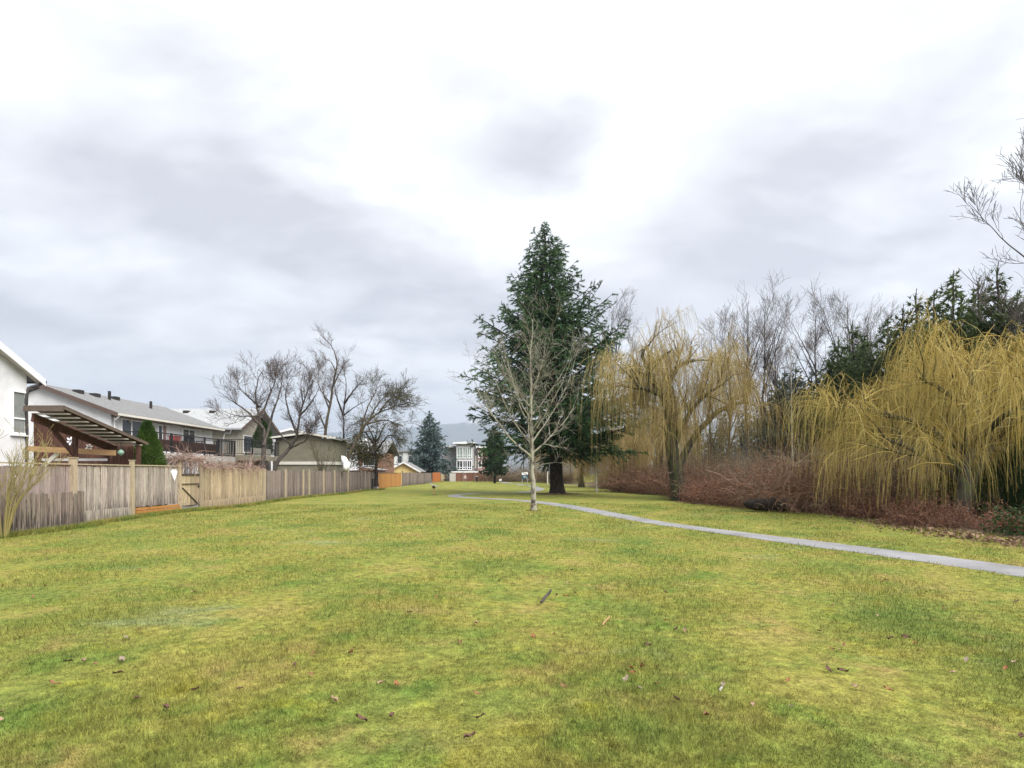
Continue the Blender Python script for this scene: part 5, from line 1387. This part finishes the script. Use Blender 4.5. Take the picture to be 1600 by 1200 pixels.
def bramble(r, h, nc, nl, rng, k):
    a = rng.uniform(0, 6.28, nc); q = np.sqrt(rng.uniform(0, 1, nc)) * r
    S = np.stack([q * np.cos(a), q * np.sin(a), np.full(nc, -.03) + rng.uniform(0, .25, nc) * h], 1)
    D = np.stack([rng.normal(0, .6, nc), rng.normal(0, .6, nc), rng.uniform(.7, 1.6, nc)], 1)
    dome = h * np.sqrt(np.clip(1.05 - (q / r) ** 2, .12, 1))
    P = grow(S, D, dome * rng.uniform(.5, 1.7, nc) * np.where(rng.random(nc) < .06, 1.6, 1), 7, rng, (0, 0, -1), .26, .16, True); P[:, :, 2] = np.maximum(P[:, :, 2], .02)
    g = Geo().tubes(P, (rng.uniform(.0035, .008, nc) * np.where(rng.random(nc) < .12, 2.2, 1))[:, None] * np.linspace(1, .5, 8)[None], 3, np.clip(rng.normal(.5, .25, nc), 0, 1))
    s2, d2, _, t2, i2, _ = spawn(P, .01, nl, .2, 1, 1.0, rng)
    V, Fq = kites(s2, d2, rng.uniform(.05, .12, nl), rng.uniform(.03, .07, nl), rng, .3)
    l = Geo().add(V, Fq, np.repeat(rng.uniform(0, 1, nl), 4))
    return g.mesh('cane_tangle', M['cane%d' % k]), l.mesh('foliage', M['brleaf%d' % k])


brs = [bramble(1.6, 1.5, 900, 3000, np.random.default_rng(160), 0), bramble(2.1, 2.4, 1100, 2200, np.random.default_rng(161), 1), bramble(1.3, 1.0, 700, 1800, np.random.default_rng(162), 2), bramble(2.4, 3.4, 1200, 3600, np.random.default_rng(163), 3)]
rng = np.random.default_rng(165)
BL = 'tangled reddish brown bramble bush along the wooded edge of the lawn'
bl = []
for y in np.arange(17.2, 60, 1.45):           # front row along the lawn
    e = 12.35 + .8 * math.sin(y * .35) + (-.9 if 24 < y < 40 else 0) - max(0, (y - 40) * .10)
    if 30.5 < y < 33.5: e += .8
    bl.append((e + rng.uniform(0, .8), y + rng.uniform(-.4, .4), 2 if y < 22 or rng.random() < .55 else 0, rng.uniform(.75, 1.1) * (.8 if y < 22 else 1.3)))
for y in np.arange(20.5, 70, 1.9):            # second row
    e = 14.9 + .7 * math.sin(y * .3) - max(0, (y - 42) * .12)
    bl.append((e + rng.uniform(-.5, .9), y + rng.uniform(-.6, .6), 1 if rng.random() < .6 else 0, rng.uniform(.8, 1.15)))
for y in np.arange(22, 78, 2.6):            # third row, tall
    e = 18.2 - max(0, (y - 42) * .12)
    bl.append((e + rng.uniform(-.9, .9), y + rng.uniform(-.8, .8), 3, rng.uniform(.6, .85)))
for y in (13.0, 14.4, 15.8): bl.append((13.6 + (15.8 - y) * .12, y, 2, .6))
for x, y in ((11.9, 27.5), (12.6, 29.0), (13.4, 30.5), (13.0, 33)): bl.append((x, y, 3, .55))
def blab(x, y, k):
    nm = {0: 'reddish brown bramble bush', 1: 'broad bramble mound with greyish leaves', 2: 'low reddish bramble tangle', 3: 'tall leafy thicket bush'}[k]
    return nm + (' beside the golden willow' if y < 25 else ' around the foot of the old gnarled willow' if y < 39 else ' along the brook beyond the old willow')


for x, y, k, s, in bl: place('bramble_bush', blab(x, y, k), 'bush', brs[k], (float(x), float(y), 0), rz=rng.uniform(0, 6.28), s=float(s), group='brambles along the wooded edge', names=('cane_tangle', 'foliage'))
for k, x in enumerate(np.arange(-4.2, 9.5, 1.35)):
    place('hedge_bush', 'low brown hedge bush across the far end of the lawn', 'bush', brs[1 if k % 2 else 3], (float(x), 113.0 + rng.uniform(-1, 1) - max(0, x) * 2.2, 0), rz=rng.uniform(0, 6.28), s=float(rng.uniform(.75, 1.0)), group='brown hedge at the far end', names=('cane_tangle', 'foliage'))
# far wood closing the end of the lawn
for k, (x, y, s, m_) in enumerate(((2.5, 128, .8, 0), (7, 125, .95, 1), (12, 118, 1.0, 2), (16, 100, 1.0, 0), (18, 84, 1.0, 1), (21, 70, 1.0, 2), (-3.2, 140, .6, 2))):
    place('bare_tree', 'far leafless tree in the wood beyond the end of the lawn', 'tree', fb[m_], (x, y, 0), rz=k * 1.1, s=s, group='far leafless wood')

iv = thuja(2.6, 1.7, 9000, np.random.default_rng(171), 'ivy')  # dark bushes added so the hollow under the willow reads as shade
for x, y, s in ((17.2, 13.5, 1.0), (17.0, 16.0, 1.1), (17.6, 18.6, 1.15), (18.4, 21.0, 1.2), (20.0, 14.6, 1.3), (20.4, 17.6, 1.4), (15.6, 19.4, .8)):
    place('shade_fill_bush', 'dark ivy bush added to shade the hollow under the golden willow', 'bush', iv, (x, y, 0), rz=x, s=s, group='added bushes darkening the willow hollow')
p = gp(1238, 786)
place('dead_tree', 'slim pale dead trunk standing before the dull conifers', 'tree', bare([([(0, 0, -.1), (.03, 0, 3), (-.03, 0, 6), (0, 0, 9.2)], .09)], (26, 60), (.8, .4), np.random.default_rng(172), 'bark_birch', 'twig_grey', t0=.5), (16.5, 34.0, 0))

# dark undergrowth at the near right corner, low hedge, litter, log
rng = np.random.default_rng(170)
n = 9000; S = np.stack([rng.uniform(12.1, 16.5, n), rng.uniform(10.8, 15.2, n), rng.uniform(0, 1, n) ** 1.5], 1); S[:, 2] *= .75 + .25 * np.sin(S[:, 0] * 3) * np.cos(S[:, 1] * 2.2)
e = 12.25 + (14.6 - S[:, 1]) * .10; S = S[S[:, 0] > e]; n = len(S)
V, Fq = kites(S, rng.normal(size=(n, 3)) + (0, 0, .4), rng.uniform(.05, .13, n), rng.uniform(.035, .08, n), rng); o = Geo().add(V, Fq, np.repeat(rng.uniform(0, 1, n), 4)).part('ivy_groundcover', M['ivy'])
tag(o, 'dark green ivy cover under the golden willow', 'ground cover', kind='stuff')
n = 9000; y = rng.uniform(11, 62, n); x = 11.6 + .75 * np.sin(y * .35) - np.clip((y - 40) * .10, 0, 9) + np.where((y > 24) & (y < 40), -.9, 0) + rng.normal(0, .38, n) + rng.uniform(0, .9, n)
n += 1500; aa = rng.uniform(0, 6.28, 1500); rr = .5 + np.abs(rng.normal(0, .7, 1500)); x = np.r_[x, 3.44 + rr * np.cos(aa)]; y = np.r_[y, 43.6 + rr * np.sin(aa)]
S = np.stack([x, y, hgt(x, y) + rng.uniform(.0, .05, n)], 1); D = rng.normal(size=(n, 3)); D[:, 2] *= .25
V, Fq = kites(S, D, rng.uniform(.06, .14, n), rng.uniform(.04, .09, n), rng); o = Geo().add(V, Fq, np.repeat(rng.uniform(0, 1, n), 4)).part('leaf_litter', M['litter'])
tag(o, 'brown dead leaves strewn along the brambles and under the fir', 'leaf litter', kind='stuff')
stm = Geo(); pc_ = np.array(gp(1240, 799)) + (-1.35, -.9, 0); P = np.linspace(pc_ + (-.95, .5, .28), pc_ + (.75, -.1, .26), 9); P[1:-1] += rng.normal(0, .03, (7, 3))
stm.tubes(P[None], np.array([[.02, .2, .24, .26, .25, .27, .26, .24, .02]]), 10); o = stm.part('fallen_log', M['bark_fir'], None, True); tag(o, 'dark rotten log lying at the edge of the brambles', 'log')
